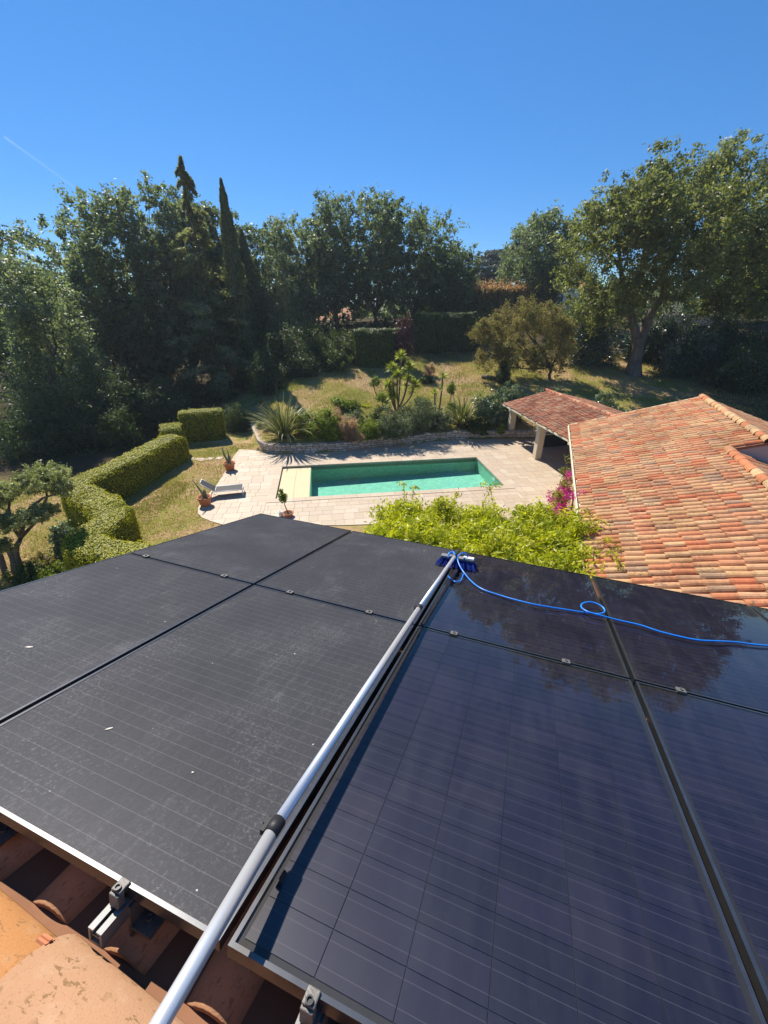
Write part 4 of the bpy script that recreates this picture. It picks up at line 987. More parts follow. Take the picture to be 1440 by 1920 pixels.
shrub('round_shrub', 'dark rounded clipped shrub in the shade beside the flat-topped hedge', at(450, 808, 0), 1.3, 1.2, 1.9, 14000, .07, .04, M['darkhedge'], 34, 14)

# ---- trees of the surrounding wood
def bt(px, topy, Y):
    p = atY(px, topy, Y); z = float(terr(p[0], Y)); return np.array([p[0], Y, z]), p[2]-z
G_L = 'evergreen oaks along the left boundary'; G_C = 'evergreen oaks behind the upper lawn'
TREES = [
 # px, top, Y, R, trunk_h, leaf, n, label, group
 (150, 336, 40.0, 3.7, 2.2, 'oakleaf', 'tall oak on the left rising above its neighbours, highest crown before the cypresses', G_L),
 (214, 346, 41.5, 3.3, 2.2, 'oakleaf2', 'tall oak between the highest left oak and the ragged conifer', G_L),
 (288, 346, 43.0, 3.3, 2.4, 'oakleaf2', 'grey green oak immediately left of the ragged conifer', G_L),
 (45, 416, 41.0, 4.6, 2.0, 'oakleaf', 'broad oak whose crown meets the sky near the left picture edge', G_L),
 (40, 494, 29.5, 2.3, 1.0, 'oakleaf2', 'lower sunlit oak in front of the broad left oak', G_L),
 (-40, 445, 35.0, 4.4, 1.4, 'oakleaf', 'oak cut off by the left picture edge', G_L),
 (338, 362, 46.0, 2.8, 3.0, 'oakleaf2', 'oak behind the ragged conifer, mostly hidden by it', G_L),
 (402, 390, 47.0, 2.9, 3.0, 'oakleaf2', 'oak showing between the ragged conifer and the narrow cypress', G_C),
 (476, 412, 48.0, 3.3, 2.6, 'oakleaf2', 'light green oak immediately right of the narrow cypress', G_C),
 (545, 398, 52.0, 3.6, 2.4, 'oakleaf2', 'oak with bare trunk showing, left shoulder of the central group', G_C),
 (622, 362, 54.0, 4.0, 2.0, 'oakleaf', 'big oak at the left half of the central crown', G_C),
 (702, 358, 55.0, 4.2, 2.0, 'oakleaf', 'biggest oak at the middle of the central crown', G_C),
 (778, 386, 56.0, 4.2, 1.6, 'oakleaf', 'dark oak on the right half of the central crown', G_C),
 (838, 455, 56.5, 3.4, 1.2, 'oakleaf', 'smallest oak closing the central group beside the sky gap', G_C),
]
for i, (px, top, Y, R, th, lf, lab, grp) in enumerate(TREES):
    p, h = bt(px, top, Y)
    k_ = min(1., Y/44.); wide = 1.58 if px > 440 else 1.45
    tree('oak_tree', lab, 'tree', p, h*1.02, R*wide, th*.6, M[lf], M['bark'], 24000, .33*k_, .16*k_, 100+i, 52, grp, blob=(.21, .34), trunk_r=.22, topw=.86, rt=.42, tn=30, forks=12)
p, h = bt(520, 475, 43); tree('olive_tree', 'slender pale grey-green tree standing before the central oaks', 'tree', p, h, 1.9, 1.2, M['greyshrub'], M['bark'], 12000, .2, .08, 140, 26, None, blob=(.3, .45), trunk_r=.12, topw=.6, rt=.3)
p, h = bt(1032, 392, 60); tree('grey_tree', 'grey-green tree peeking out left of the great cork oak', 'tree', p, h, 6.3, 3.0, M['oakleaf2'], M['bark'], 30000, .36, .17, 141, 40, None, blob=(.22, .36), trunk_r=.25, topw=.7, rt=.55)
p, h = bt(1425, 470, 58); tree('bright_tree', 'yellow-green tree glowing behind the cork oak at the right edge', 'tree', p, h, 5, 2, M['lemonleaf'], M['bark'], 16000, .36, .17, 142, 36, None, blob=(.24, .4), rt=.6)

# conifers
def cypress(name, label, pos, h, rmax, mat, n, seed, ragged=0., group=None, sag=0.):
    rg = np.random.default_rng(seed); pos = np.array(pos, float); root = thing(name, pos, label, 'cypress', group)
    m_ = MB(); m_.tube([pos-(0, 0, .2), pos+(0, 0, h*.5), pos+(0, 0, h*.99)], [.2, .12, .02], 8); m_.build('trunk', M['bark'], root, True)
    u = rg.random(n)**.8; z = u*h*.99+.15
    prof = np.interp(u, [0, .06, .25, .55, .8, .93, 1], [.55, .8, 1, .82, .5, .27, .03])
    th_ = rg.random(n)*2*PI; lv = Leaves(seed+1)
    if ragged:
        nb = 105; bz = np.sort(rg.random(nb)); bth = rg.random(nb)*2*PI; bl_ = rg.uniform(.3, 1.45, nb)
        k = rg.integers(0, nb, n); t = rg.random(n)**.7; pr = np.interp(bz[k], [0, .06, .25, .5, .72, .85, 1], [.7, .9, 1, .72, .36, .22, .10])
        rr_ = pr*rmax*bl_[k]*t; zz = bz[k]*h*.985+.2+(.35*t-.9*t*t*sag)*rmax*.5+rg.normal(size=n)*.10; th_ = bth[k]+rg.normal(size=n)*(.10+.10*(1-t))
        P = np.stack([np.cos(th_)*rr_, np.sin(th_)*rr_, zz], 1); nn_ = np.stack([np.cos(th_)*.4, np.sin(th_)*.4, np.ones(n)*.7], 1)+rg.normal(size=(n, 3))*.6
        T = np.stack([np.cos(th_), np.sin(th_), .3+rg.normal(size=n)*.5], 1); c = np.clip(.4*rg.random(nb)[k]+.6*rg.random(n), 0, 1)
        lv.add(P+pos, nn_, .30*rg.uniform(.6, 1.3, n), .10, c, T)
        m = n//6; u2 = rg.random(m)*.72; a2 = rg.random(m)*2*PI; r2 = rmax*.45*np.interp(u2, [0, .3, .7, 1], [.8, 1, .4, .02])*rg.random(m)**.5
        lv.add(np.stack([np.cos(a2)*r2, np.sin(a2)*r2, u2*h*.98], 1)+pos, rg.normal(size=(m, 3)), .22*np.ones(m), .1, rg.random(m)*.5)
    else:
        lump = 1+.13*np.sin(z*2.1+th_*2)+.10*np.sin(z*5.3-th_*3)
        rr_ = prof*rmax*lump*(1-.38*rg.random(n)**1.5)
        P = np.stack([np.cos(th_)*rr_, np.sin(th_)*rr_, z], 1); nn_ = np.stack([np.cos(th_), np.sin(th_), np.zeros(n)], 1)+rg.normal(size=(n, 3))*.6
        T = np.stack([np.cos(th_)*.35, np.sin(th_)*.35, np.ones(n)], 1)+rg.normal(size=(n, 3))*.25
        lv.add(P+pos, nn_, .30*rg.uniform(.6, 1.3, n), .08, rg.random(n), T)
    lv.build('crown', mat, root); return root
p, h = bt(414, 336, 40); cypress('cypress_tree', 'narrow dark column cypress with a smooth spire', p, h, 1.05, M['cypleaf'], 15000, 151)
p, h = bt(340, 293, 39.0); cypress('ragged_conifer', 'ragged conifer with a bare twisted tip, tallest tree on the left', p, h, 3.3, M['coniferleaf'], 26000, 152, 1., sag=.6)
p, h = bt(452, 432, 43); cypress('cypress_tree', 'shorter cypress standing just behind the narrow dark column cypress', p, h, 1.3, M['cypleaf'], 13000, 153)

# cedar far away, in flat tiers
def cedar(pos, h, R, seed):
    rg = np.random.default_rng(seed); pos = np.array(pos, float); root = thing('cedar_tree', pos, 'distant cedar with flat tiered branches in the gap between the oaks', 'tree')
    m_ = MB(); m_.tube([pos-(0, 0, .3), pos+(0, 0, h*.6), pos+(0, 0, h*.97)], [.45, .3, .05], 8)
    C = []; Rr = []
    for i in range(95):
        u = rg.uniform(.12, 1); a = rg.random()*2*PI; r_ = R*np.interp(u, [0, .3, .7, 1], [1, 1, .7, .2])*rg.uniform(.3, 1.)
        q = np.array([math.cos(a)*r_, math.sin(a)*r_, u*h*.95]); C.append(q); s_ = R*rg.uniform(.18, .34); Rr.append((s_, s_, s_*.28)); m_.tube([pos+(0, 0, max(.5, q[2]-.6)), pos+q], [.12, .03], 5)
    m_.build('trunk', M['bark'], root, True); lv = Leaves(seed+2); lv.blobs(np.array(C)+pos, np.array(Rr), 30000, .5, .2, .5, .6); lv.build('crown', M['cedarleaf'], root)
p, h = bt(932, 465, 92); cedar(p, h, 6.8, 160)

# the great cork oak on the right
OAK = [(1034, 560), (1030, 470), (1045, 425), (1085, 395), (1105, 362), (1165, 325), (1210, 292), (1262, 283), (1310, 262), (1345, 275), (1402, 250), (1450, 270), (1560, 300), (1600, 420), (1580, 560), (1440, 612), (1340, 612), (1268, 578), (1232, 560), (1208, 602), (1178, 612), (1150, 640), (1085, 645), (1045, 620)]
ob = atY(1188, 702, 38.2); ob[2] = terr(ob[0], ob[1])
oak = thing('cork_oak', ob, 'great spreading cork oak with a forked pale trunk, right of the lawn', 'tree')
rg = np.random.default_rng(77); C = []; Rr = []
ox = [p[0] for p in OAK]; oy = [p[1] for p in OAK]
while len(C) < 140:
    x, y = rg.uniform(1025, 1600), rg.uniform(250, 645)
    if not inside(OAK, x, y): continue
    dd = float(dist_poly(OAK, np.array(x), np.array(y))); rpx = rg.uniform(18, 44)
    if dd < rpx*.8: continue
    yo = rg.uniform(-1, 1)*min(5.5, 1.0+dd*.06); C.append(atY(x, y, 38.5+yo)); Rr.append(rpx/19.)
C = np.array(C); Rr = np.array(Rr)
lv = Leaves(78); lv.tufts(C, Rr, 3300, 125000, .28, .125, .46, depth=.7); lv.build('crown', M['corkleaf'], oak)
tm = MB(); Y0 = ob[1]
def opath(l): return [atY(x, y, Y0+dy) for x, y, dy in l]
def otube(l, r): 
    P = catmull(opath(l), 4); R_ = np.interp(np.linspace(0, 1, len(P)), np.linspace(0, 1, len(r)), r); tm.tube(P, list(R_), 12)
otube([(1186, 708, 0), (1190, 680, 0), (1196, 655, 0), (1198, 632, 0)], [.80, .55, .46, .46])
otube([(1197, 645, 0), (1187, 605, .1), (1180, 570, .3), (1166, 520, .6), (1160, 460, 1), (1150, 410, 1.2)], [.40, .28, .24, .18, .12, .05])
otube([(1199, 645, 0), (1213, 605, 0), (1226, 580, -.2), (1243, 553, -.4), (1246, 500, -.4), (1240, 430, -.2), (1248, 360, 0), (1262, 320, .3)], [.42, .34, .29, .26, .21, .16, .11, .04])
otube([(1243, 553, -.4), (1270, 560, -.8), (1310, 540, -1.2), (1370, 505, -1.6)], [.26, .20, .15, .06])
otube([(1246, 510, -.4), (1280, 450, .4), (1320, 390, 1), (1370, 330, 1.4)], [.22, .17, .12, .05])
otube([(1180, 570, .3), (1140, 560, -.6), (1095, 540, -1.2)], [.16, .12, .05]); otube([(1240, 430, -.2), (1200, 380, -.8), (1180, 340, -1)], [.16, .10, .04])
otube([(1162, 500, .7), (1120, 450, 1.4), (1090, 420, 2)], [.16, .1, .04]); otube([(1280, 450, .4), (1350, 440, -1), (1420, 400, -2)], [.15, .1, .04])
tm.build('trunk', M['corkbark'], oak, True)

# bronze feathery tree on the lawn
p = atY(1031, 706, 37.0); p[2] = terr(p[0], p[1])
bro = thing('bronze_tree', p, 'small bushy tree with bronze-brown foliage on the lawn before the cork oak', 'tree')
rg = np.random.default_rng(81); C = []; Rr = []; BR = [(893, 622), (925, 582), (985, 568), (1045, 580), (1074, 625), (1072, 675), (1048, 697), (1000, 690), (945, 700), (905, 682)]
while len(C) < 190:
    x, y = rg.uniform(885, 1075), rg.uniform(570, 702)
    if inside(BR, x, y): 
        dd = float(dist_poly(BR, np.array(x), np.array(y)))
        C.append(atY(x, y, 37+rg.uniform(-1, 1)*min(2.4, .4+.05*dd))); Rr.append(rg.uniform(.35, .7))
lv = Leaves(82); lv.tufts(C, Rr, 1000, 56000, .15, .06, .30, depth=.8); lv.build('crown', M['brownleaf'], bro)
tm = MB(); limb(tm, p-(0, 0, .2), p+np.array([0, 0, 1.2]), .13, .11, rg, .04)
for k in range(10): limb(tm, p+np.array([0, 0, 1.0]), C[k], .07, .02, rg, .1)
tm.build('trunk', M['bark'], bro, True)

# ---- dark shrubs and hedges at the fringe of the wood
def gp_(px, py, Y): q = atY(px, py, Y); return np.array([q[0], Y, float(terr(q[0], Y))])
def fringe(name, label, px, topy, Y, rpx, mat, n, seed, ln=.16, w=.08, ry=1.3, group='dark shrubs at the edge of the wood', nb=24):
    q = atY(px, topy, Y); b = np.array([q[0], Y, float(terr(q[0], Y))]); r_ = rpx*(Y*.93)/FPX*1.05
    return shrub(name, label, b, r_, ry*1.2, max(.4, q[2]-b[2]), n, ln, w, mat, seed, nb, group, blob=(.28, .45))
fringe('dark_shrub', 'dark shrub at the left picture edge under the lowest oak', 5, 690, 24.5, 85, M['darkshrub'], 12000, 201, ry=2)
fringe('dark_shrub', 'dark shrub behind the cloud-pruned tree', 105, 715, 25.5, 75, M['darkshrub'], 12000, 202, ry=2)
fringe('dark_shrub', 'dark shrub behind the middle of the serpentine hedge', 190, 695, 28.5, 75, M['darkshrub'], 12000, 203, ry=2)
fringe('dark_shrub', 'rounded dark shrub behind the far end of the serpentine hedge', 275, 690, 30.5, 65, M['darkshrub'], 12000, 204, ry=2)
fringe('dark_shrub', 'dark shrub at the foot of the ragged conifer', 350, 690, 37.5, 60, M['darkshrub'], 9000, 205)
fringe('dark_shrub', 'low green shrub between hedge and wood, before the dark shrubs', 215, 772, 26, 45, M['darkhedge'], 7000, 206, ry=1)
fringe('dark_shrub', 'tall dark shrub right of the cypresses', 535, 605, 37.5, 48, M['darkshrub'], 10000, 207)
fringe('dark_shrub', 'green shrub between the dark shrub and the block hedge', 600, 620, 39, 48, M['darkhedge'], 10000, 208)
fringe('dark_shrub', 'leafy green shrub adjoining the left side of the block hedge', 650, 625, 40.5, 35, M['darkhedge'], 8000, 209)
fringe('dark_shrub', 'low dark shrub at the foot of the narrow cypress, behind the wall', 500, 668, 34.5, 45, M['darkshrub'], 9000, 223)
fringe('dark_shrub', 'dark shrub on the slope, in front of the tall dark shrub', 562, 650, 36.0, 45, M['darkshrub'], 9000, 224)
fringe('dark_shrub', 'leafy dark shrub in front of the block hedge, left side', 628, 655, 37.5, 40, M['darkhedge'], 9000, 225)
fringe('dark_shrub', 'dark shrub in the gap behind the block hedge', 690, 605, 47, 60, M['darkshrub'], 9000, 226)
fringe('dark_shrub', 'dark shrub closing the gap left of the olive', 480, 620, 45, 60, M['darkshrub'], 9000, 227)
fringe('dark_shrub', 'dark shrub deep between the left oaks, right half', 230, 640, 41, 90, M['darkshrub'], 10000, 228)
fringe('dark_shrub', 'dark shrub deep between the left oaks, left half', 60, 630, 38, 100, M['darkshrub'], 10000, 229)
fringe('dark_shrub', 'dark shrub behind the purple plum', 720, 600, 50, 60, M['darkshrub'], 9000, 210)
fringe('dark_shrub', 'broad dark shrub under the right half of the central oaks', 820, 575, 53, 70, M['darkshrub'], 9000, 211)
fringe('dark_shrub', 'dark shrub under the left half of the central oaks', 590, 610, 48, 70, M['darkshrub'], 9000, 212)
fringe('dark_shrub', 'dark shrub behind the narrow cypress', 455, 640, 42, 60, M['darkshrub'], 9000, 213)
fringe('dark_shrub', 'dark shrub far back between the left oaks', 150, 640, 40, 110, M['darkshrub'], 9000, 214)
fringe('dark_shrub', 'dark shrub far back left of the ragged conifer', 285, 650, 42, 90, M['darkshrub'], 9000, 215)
fringe('ivy_bank', 'glossy ivy thicket left of the cork oak trunk', 1118, 572, 41, 68, M['ivyleaf'], 14000, 216, .2, .13, 1.5, 'ivy thickets around the cork oak')
fringe('ivy_bank', 'dark glossy ivy thicket behind the cork oak trunk', 1255, 585, 42.5, 85, M['ivyleaf'], 15000, 217, .2, .13, 1.5, 'ivy thickets around the cork oak')
fringe('ivy_bank', 'dark ivy thicket under the right side of the cork oak', 1370, 590, 40, 95, M['ivyleaf'], 20000, 218, .2, .13, 2, 'ivy thickets around the cork oak')
fringe('ivy_bank', 'dark ivy thicket cut off by the right picture edge', 1455, 612, 37, 85, M['darkshrub'], 16000, 219, .18, .1, 2, 'ivy thickets around the cork oak')
fringe('ivy_bank', 'dark ivy thicket in front of the others, right of the cork oak trunk', 1318, 625, 37.5, 70, M['ivyleaf'], 16000, 221, .2, .13, 1.6, 'ivy thickets around the cork oak')
fringe('ivy_bank', 'dark leafy thicket just above the wing ridge at the right edge', 1425, 650, 34.0, 75, M['darkshrub'], 16000, 222, .18, .1, 1.6, 'ivy thickets around the cork oak')
fringe('dark_shrub', 'dark shrub behind the bronze tree', 1075, 560, 47, 70, M['darkhedge'], 9000, 220)
def hedge_px(name, label, x0, x1, topy, Y0_, Y1_, width, mat, n, ln, w, seed, **k):
    a, b = atY(x0, topy, Y0_), atY(x1, topy, Y1_); z0 = min(float(terr(a[0], Y0_)), float(terr(b[0], Y1_))); return hedge(name, label, [a[:2], b[:2]], width, max(a[2], b[2])-z0, mat, n, ln, w, seed, z0, **k)
hedge_px('block_hedge', 'tall block hedge with a sunlit top at the head of the lawn', 662, 758, 618, 39.5, 40.5, 2.2, M['darkhedge'], 22000, .14, .08, 231, rough=.08)
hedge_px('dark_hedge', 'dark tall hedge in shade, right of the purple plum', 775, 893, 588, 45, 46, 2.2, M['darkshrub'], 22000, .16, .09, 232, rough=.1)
ph = hedge_px('photinia_hedge', 'long hedge with red-tipped young leaves under the sky gap', 872, 1040, 541, 58, 58, 2.4, M['photinia'], 26000, .22, .11, 233, rough=.14)
V = []; F = []; a, b = atY(874, 539, 57.6), atY(1038, 539, 57.6); lv = Leaves(234); q = lv.r.random((2400, 1)); P = a+(b-a)*q+lv.r.normal(size=(2400, 3))*np.array([.1, .7, .38]); lv.add(P, lv.r.normal(size=P.shape), .24*np.ones(2400), .1, lv.r.random(2400)); lv.build('red_tips', M['photiniared'], ph)
p, h = bt(762, 588, 39.2); tree('purple_plum', 'purple-leaved plum at the right end of the block hedge', 'tree', p, h*1.0, 1.0, .9, M['purpleleaf'], M['bark'], 6000, .16, .09, 240, 16, None, blob=(.3, .5), trunk_r=.07, topw=.7, rt=.2)

# ---- planting above the retaining wall
def phormium(label, base, R, h, n, seed):
    rg = np.random.default_rng(seed); base = np.array(base, float); root = thing('phormium', base, label, 'plant', 'strap-leaved clumps on the retaining wall'); V = []; F = []; c = []
    for i in range(n):
        a = rg.random()*2*PI; lean = rg.random()**.8; ln_ = h*rg.uniform(.8, 1.15); w = rg.uniform(.03, .06); d = np.array([math.cos(a), math.sin(a), 0]); s_ = np.array([-d[1], d[0], 0]); o = base+d*rg.random()*.35*R*.3; k0 = len(V); cc = rg.random(); ns = 6
        el = rad(88-58*lean); p = o.copy(); droop = rg.uniform(.02, .16)*(1+lean)
        for j in range(ns+1):
            ww = w*(1-(j/ns)**2.2)+.002; V += [p-s_*ww, p+s_*ww]; el -= droop*(j/ns)*1.6; p = p+(d*math.cos(el)+np.array([0, 0, math.sin(el)]))*ln_/ns
        for j in range(ns): F.append((k0+2*j, k0+2*j+1, k0+2*j+3, k0+2*j+2)); c.append(cc)
    mk('leaves', V, np.array(F), M['phormium'], root, False, c)
    m_ = MB(); m_.lathe(base-(0, 0, .1), [(.35, 0), (.3, .25), (.1, .35)], 10); m_.build('crown_base', M['stem'], root); return root
phormium('large strap-leaved clump at the left end of the stone wall', at(533, 820, .7), 1.7, 2.55, 190, 301)
phormium('spreading strap-leaved clump on the wall, next to the shelter', at(866, 797, .75), 1.7, 2.1, 170, 302)
m_ = MB(); b_ = at(528, 815, .7); m_.tube([b_, b_+np.array([.05, 0, 1.6]), b_+np.array([-.05, .1, 2.9]), b_+np.array([.0, .1, 3.6])], [.03, .022, .016, .01], 5)
sp = thing('flower_spike', b_, 'bare brown flower spike standing out of the large strap-leaved clump', 'flower spike'); m_.build('stalk', M['stem'], sp)
m_ = MB(); rg = np.random.default_rng(4)
for i in range(14): q = b_+np.array([0, .1, 2.6+i*.07]); m_.tube([q, q+rg.normal(size=3)*.08+np.array([0, 0, .06])], [.012, .006], 4)
m_.build('seed_pods', M['stem'], sp)
B_ = lambda px, py, z: at(px, py, z)
shrub('bright_shrub', 'rounded bright green shrub right of the large strap-leaved clump', B_(610, 822, .65), 1.35, 1.0, 1.95, 14000, .11, .05, M['brightshrub'], 311, 16)
shrub('pink_grass', 'low tuft of pinkish brown grass on the wall edge', B_(655, 826, .6), .95, .6, 1.25, 9000, .2, .018, M['pinkgrass'], 312, 12, up=1.2, cat='grass tuft')
shrub('pink_grass', 'taller straw-coloured tuft between the bright shrub and the pinkish grass', B_(638, 815, .65), .5, .5, 1.5, 5000, .22, .018, M['pinkgrass'], 319, 9, up=1.2, cat='grass tuft')
shrub('small_shrub', 'small green shrub right of the pinkish grass', B_(692, 822, .65), .95, .7, 1.35, 8000, .10, .045, M['brightshrub'], 313, 12)
shrub('grey_shrub', 'grey-green spreading shrub overhanging the middle of the wall', B_(735, 818, .65), 1.45, 1.0, 1.75, 15000, .11, .035, M['greyshrub'], 314, 18)
shrub('grey_shrub', 'dense grey dome shrub left of the spreading strap-leaved clump', B_(783, 806, .8), 1.35, 1.0, 1.75, 14000, .10, .035, M['greyshrub'], 315, 18)
shrub('yellow_shrub', 'little yellow-green shrub on the slope behind the wall', B_(683, 772, 1.1), .65, .5, .6, 4000, .10, .05, M['vineleaf'], 316, 9)
shrub('spiky_shrub', 'spiky yellow-green tuft right of the yucca clump', B_(790, 772, 1.2), .8, .7, 1.0, 3500, .35, .03, M['yucca'], 317, 8, up=1.5)
shrub('dark_mound', 'low dark mound plant on the lawn above the yuccas', gp_(797, 712, 36.0), .9, .6, .55, 4000, .12, .06, M['darkhedge'], 318, 9)
shrub('straw_tuft', 'pale dry tuft on the lawn beside the purple plum', gp_(806, 680, 37.5), .6, .5, 1.2, 3000, .22, .02, M['pinkgrass'], 320, 9, up=1.4)
for i, (px, by, z, rx, rz_, lab) in enumerate([(912, 795, .8, 1.5, 2.0, 'silver-green viburnum bush left of the shelter roof'), (945, 775, 1.3, 1.3, 1.9, 'silver-green viburnum bush behind the far shelter pillar'), (1035, 770, 1.4, 1.5, 1.9, 'dark viburnum bush peeking over the shelter ridge'), (1130, 775, 1.5, 1.5, 2.1, 'rounded silver-green viburnum bush behind the shelter, left of the wing roof'), (1178, 785, 1.5, 1.3, 1.8, 'silver-green viburnum bush low behind the wing gable'), (1235, 790, 1.6, 1.3, 1.7, 'darker viburnum bush behind the wing gable, beside the cork oak shade')]):
    q = B_(px, by, z); q[2] = terr(q[0], q[1]); shrub('viburnum_bush', lab, q, rx, 1.1, rz_, 13000, .13, .075, M['viburnum'], 330+i, 20, 'viburnum bushes behind the shelter')
for i, (px, py, z, rx, rz_, mt, lab) in enumerate([(574, 812, .75, 1.0, 1.3, 'brightshrub', 'green shrub tucked behind the large strap-leaved clump'), (668, 806, .8, 1.0, 1.3, 'greyshrub', 'grey-green shrub behind the pinkish grass'), (712, 800, .9, 1.0, 1.2, 'darkhedge', 'dark green shrub behind the small green shrub'), (760, 797, .9, 1.1, 1.5, 'darkhedge', 'dark green shrub between the two grey shrubs'), (818, 800, .8, 1.0, 1.3, 'greyshrub', 'grey-green shrub left of the spreading strap-leaved clump'), (898, 803, .7, 1.0, 1.2, 'darkhedge', 'dark green shrub right of the spreading strap-leaved clump'), (850, 775, 1.2, .8, .9, 'brightshrub', 'low green shrub behind the spreading strap-leaved clump'), (655, 780, 1.0, .8, .7, 'brightshrub', 'low green shrub on the slope behind the pinkish grass')]):
    q = B_(px, py, z); q[2] = terr(q[0], q[1]); shrub('bed_shrub', lab, q, rx, .8, rz_, 9000, .11, .045, M[mt], 380+i, 16)
shrub('trailing_plant', 'small plant trailing over the wall near the shelter pillar', B_(938, 812, .5), .35, .3, .7, 1500, .1, .05, M['lemonleaf'], 340, 6)
# yuccas
def rosette(V, F, c, o, rg, r, n):
    for i in range(n):
        a = rg.random()*2*PI; el = rg.uniform(-.5, 1.45); d = np.array([math.cos(a)*math.cos(el), math.sin(a)*math.cos(el), math.sin(el)]); s_ = nrm(np.cross(d, [0, 0, 1.01])); l = r*rg.uniform(.75, 1.1); k0 = len(V); w = .034
        V += [o, o+d*l*.5+s_*w, o+d*l-np.array([0, 0, .12*l]), o+d*l*.5-s_*w]; F.append((k0, k0+1, k0+2, k0+3)); c.append(rg.random())
def yucca(label, base, heads, r, seed, n=110):
    rg = np.random.default_rng(seed); base = np.array(base, float); root = thing('yucca', base, label, 'yucca')
    for k, q in enumerate(heads):
        q = np.array(q, float); m_ = MB(); m_.tube(catmull([base+rg.normal(size=3)*np.array([.12, .08, 0])-(0, 0, .1), base+(q-base)*.45+np.array([(q-base)[0]*.25, 0, 0]), q], 4), [.06]*8+[.045], 7); m_.build('trunk', M['yuccatrunk'], root, True)
        V, F, c = [], [], []; rosette(V, F, c, q, rg, r, n)
        for t in (.75,): rosette(V, F, c, base+(q-base)*t+np.array([(q-base)[0]*.1, 0, 0]), rg, r*.8, n//3)
        mk('leaf_rosette', V, np.array(F), M['yucca'], root, False, c)
yb = B_(745, 771, 1.2); yb[2] = terr(yb[0], yb[1])
yucca('tall many-stemmed yucca clump in the middle of the slope', yb, [atY(x, y, yb[1]+d) for x, y, d in [(752, 668, 0), (735, 690, .2), (768, 688, -.1), (745, 704, -.4), (764, 712, .2), (729, 722, -.2), (778, 722, .1), (736, 742, -.5)]], .62, 351)
yb = B_(821, 782, 1.1); yb[2] = terr(yb[0], yb[1])
yucca('slim two-headed yucca right of the tall yucca clump', yb, [atY(830, 706, yb[1]), atY(815, 737, yb[1]-.2)], .5, 352, 50)
def sapling(name, label, base, h, r, mat, seed, n=900, group=None, bark='stem', ln=.13, w=.06):
    return tree(name, label, 'tree', base, h, r, h*.45, M[mat], M[bark], n, ln, w, seed, 9, group, blob=(.25, .45), trunk_r=.03, topw=.7, forks=6, rt=.16, tn=14)
for i, (px, py, z, top, r, lab) in enumerate([(718, 772, 1.1, 738, .55, 'young citrus sapling left of the yucca clump'), (636, 782, .9, 745, .6, 'young sapling behind the bright green shrub'), (706, 735, 2.1, 705, .5, 'thin sapling at the shade edge above the citrus sapling'), (846, 742, 2.0, 716, .35, 'thin sapling right of the slim yucca')]):
    q = B_(px, py, z); q[2] = terr(q[0], q[1]); t = atY(px, top, q[1]); sapling('sapling', lab, q, t[2]-q[2], r, 'lemonleaf', 360+i, group='saplings on the slope')
# dark topiary figure and log on the lawn
q = gp_(941, 722, 36.2); tp = thing('clipped_topiary', q, 'dark clipped topiary of two stacked balls on the lawn', 'topiary')
for nm, zz, r_ in (('lower_ball', .6, .62), ('upper_ball', 1.45, .36)):
    lv = Leaves(371); lv.blobs(np.array([q+(0, 0, zz)]), np.array([r_]), 4500, .09, .05, .6, .4); lv.build(nm, M['darkshrub'], tp)
m_ = MB(); m_.tube([q-(0, 0, .1), q+(0, 0, 1.3)], [.06, .04], 6); m_.build('stem', M['stem'], tp)
a, b = gp_(902, 718, 37.2), gp_(930, 716, 36.6); m_ = MB(); m_.tube([a+(0, 0, .15), (a+b)/2+(0, 0, .2), b+(0, 0, .2)], [.16, .18, .15], 9); o = m_.build('fallen_log', M['bark'], None, True); tag(o, 'dark log lying on the lawn beside the topiary', 'log')

# ---- pots, lounger
def potshape(root, c, r, h):
    m_ = MB(); m_.lathe(c, [(r*.68, 0), (r*.72, .02), (r*.95, h*.8), (r*1.08, h*.8), (r*1.08, h), (r*.93, h), (r*.9, h*.86)], 24); m_.build('pot', M['pot'], root, True)
    m_ = MB(); m_.lathe(c+np.array([0, 0, h*.86]), [(r*.9, 0), (0, .02)], 20); m_.build('soil', M['soil'], root)
c = at(386, 948, 0); r_ = thing('potted_cactus', c, 'terracotta pot with a slender cactus next to the lounger', 'potted plant'); potshape(r_, c, .30, .46)
m_ = MB(); t = c+(0, 0, .4); m_.tube([t, t+(-.06, 0, .3), t+(-.22, 0, .62), t+(-.38, .02, .95)], [.05, .045, .03, .015], 8); m_.tube([t+(.06, .02, 0), t+(.07, .02, .3), t+(.05, .02, .42)], [.065, .07, .03], 10); m_.tube([t+(.14, -.04, 0), t+(.15, -.04, .2)], [.05, .03], 8); m_.build('cactus_stem', M['cactus'], r_, True)
c = at(432, 882, 0); r_ = thing('potted_cactus', c, 'terracotta pot with branching cactus at the terrace corner by the lawn', 'potted plant'); potshape(r_, c, .30, .48)
m_ = MB(); t = c+(0, 0, .42); 
for d_, hh in (((-.12, 0), .5), ((.02, .05), .75), ((-.2, .05), .9), ((.1, 0), .45)): m_.tube([t, t+np.array([d_[0], d_[1], hh*.5]), t+np.array([d_[0]*1.3, d_[1], hh])], [.055, .05, .02], 8)
m_.build('cactus_stem', M['cactus'], r_, True)
c = at(541, 969, 0); r_ = thing('potted_lemon_tree', c, 'small potted lemon tree between pool corner and solar panels', 'potted plant'); potshape(r_, c, .22, .22)
m_ = MB(); m_.tube([c+(0, 0, .2), c+(-.1, 0, .55), c+(-.13, .02, .8)], [.025, .02, .012], 6); m_.build('stem', M['stem'], r_, True)
lv = Leaves(381); lv.blobs(np.array([c+(-.14, 0, .85), c+(-.2, 0, 1.05), c+(-.05, 0, 1.0), c+(-.2, .05, 1.22)]), np.array([.17, .15, .13, .1]), 420, .11, .055, .8, .7); lv.build('foliage', M['lemonleaf'], r_)
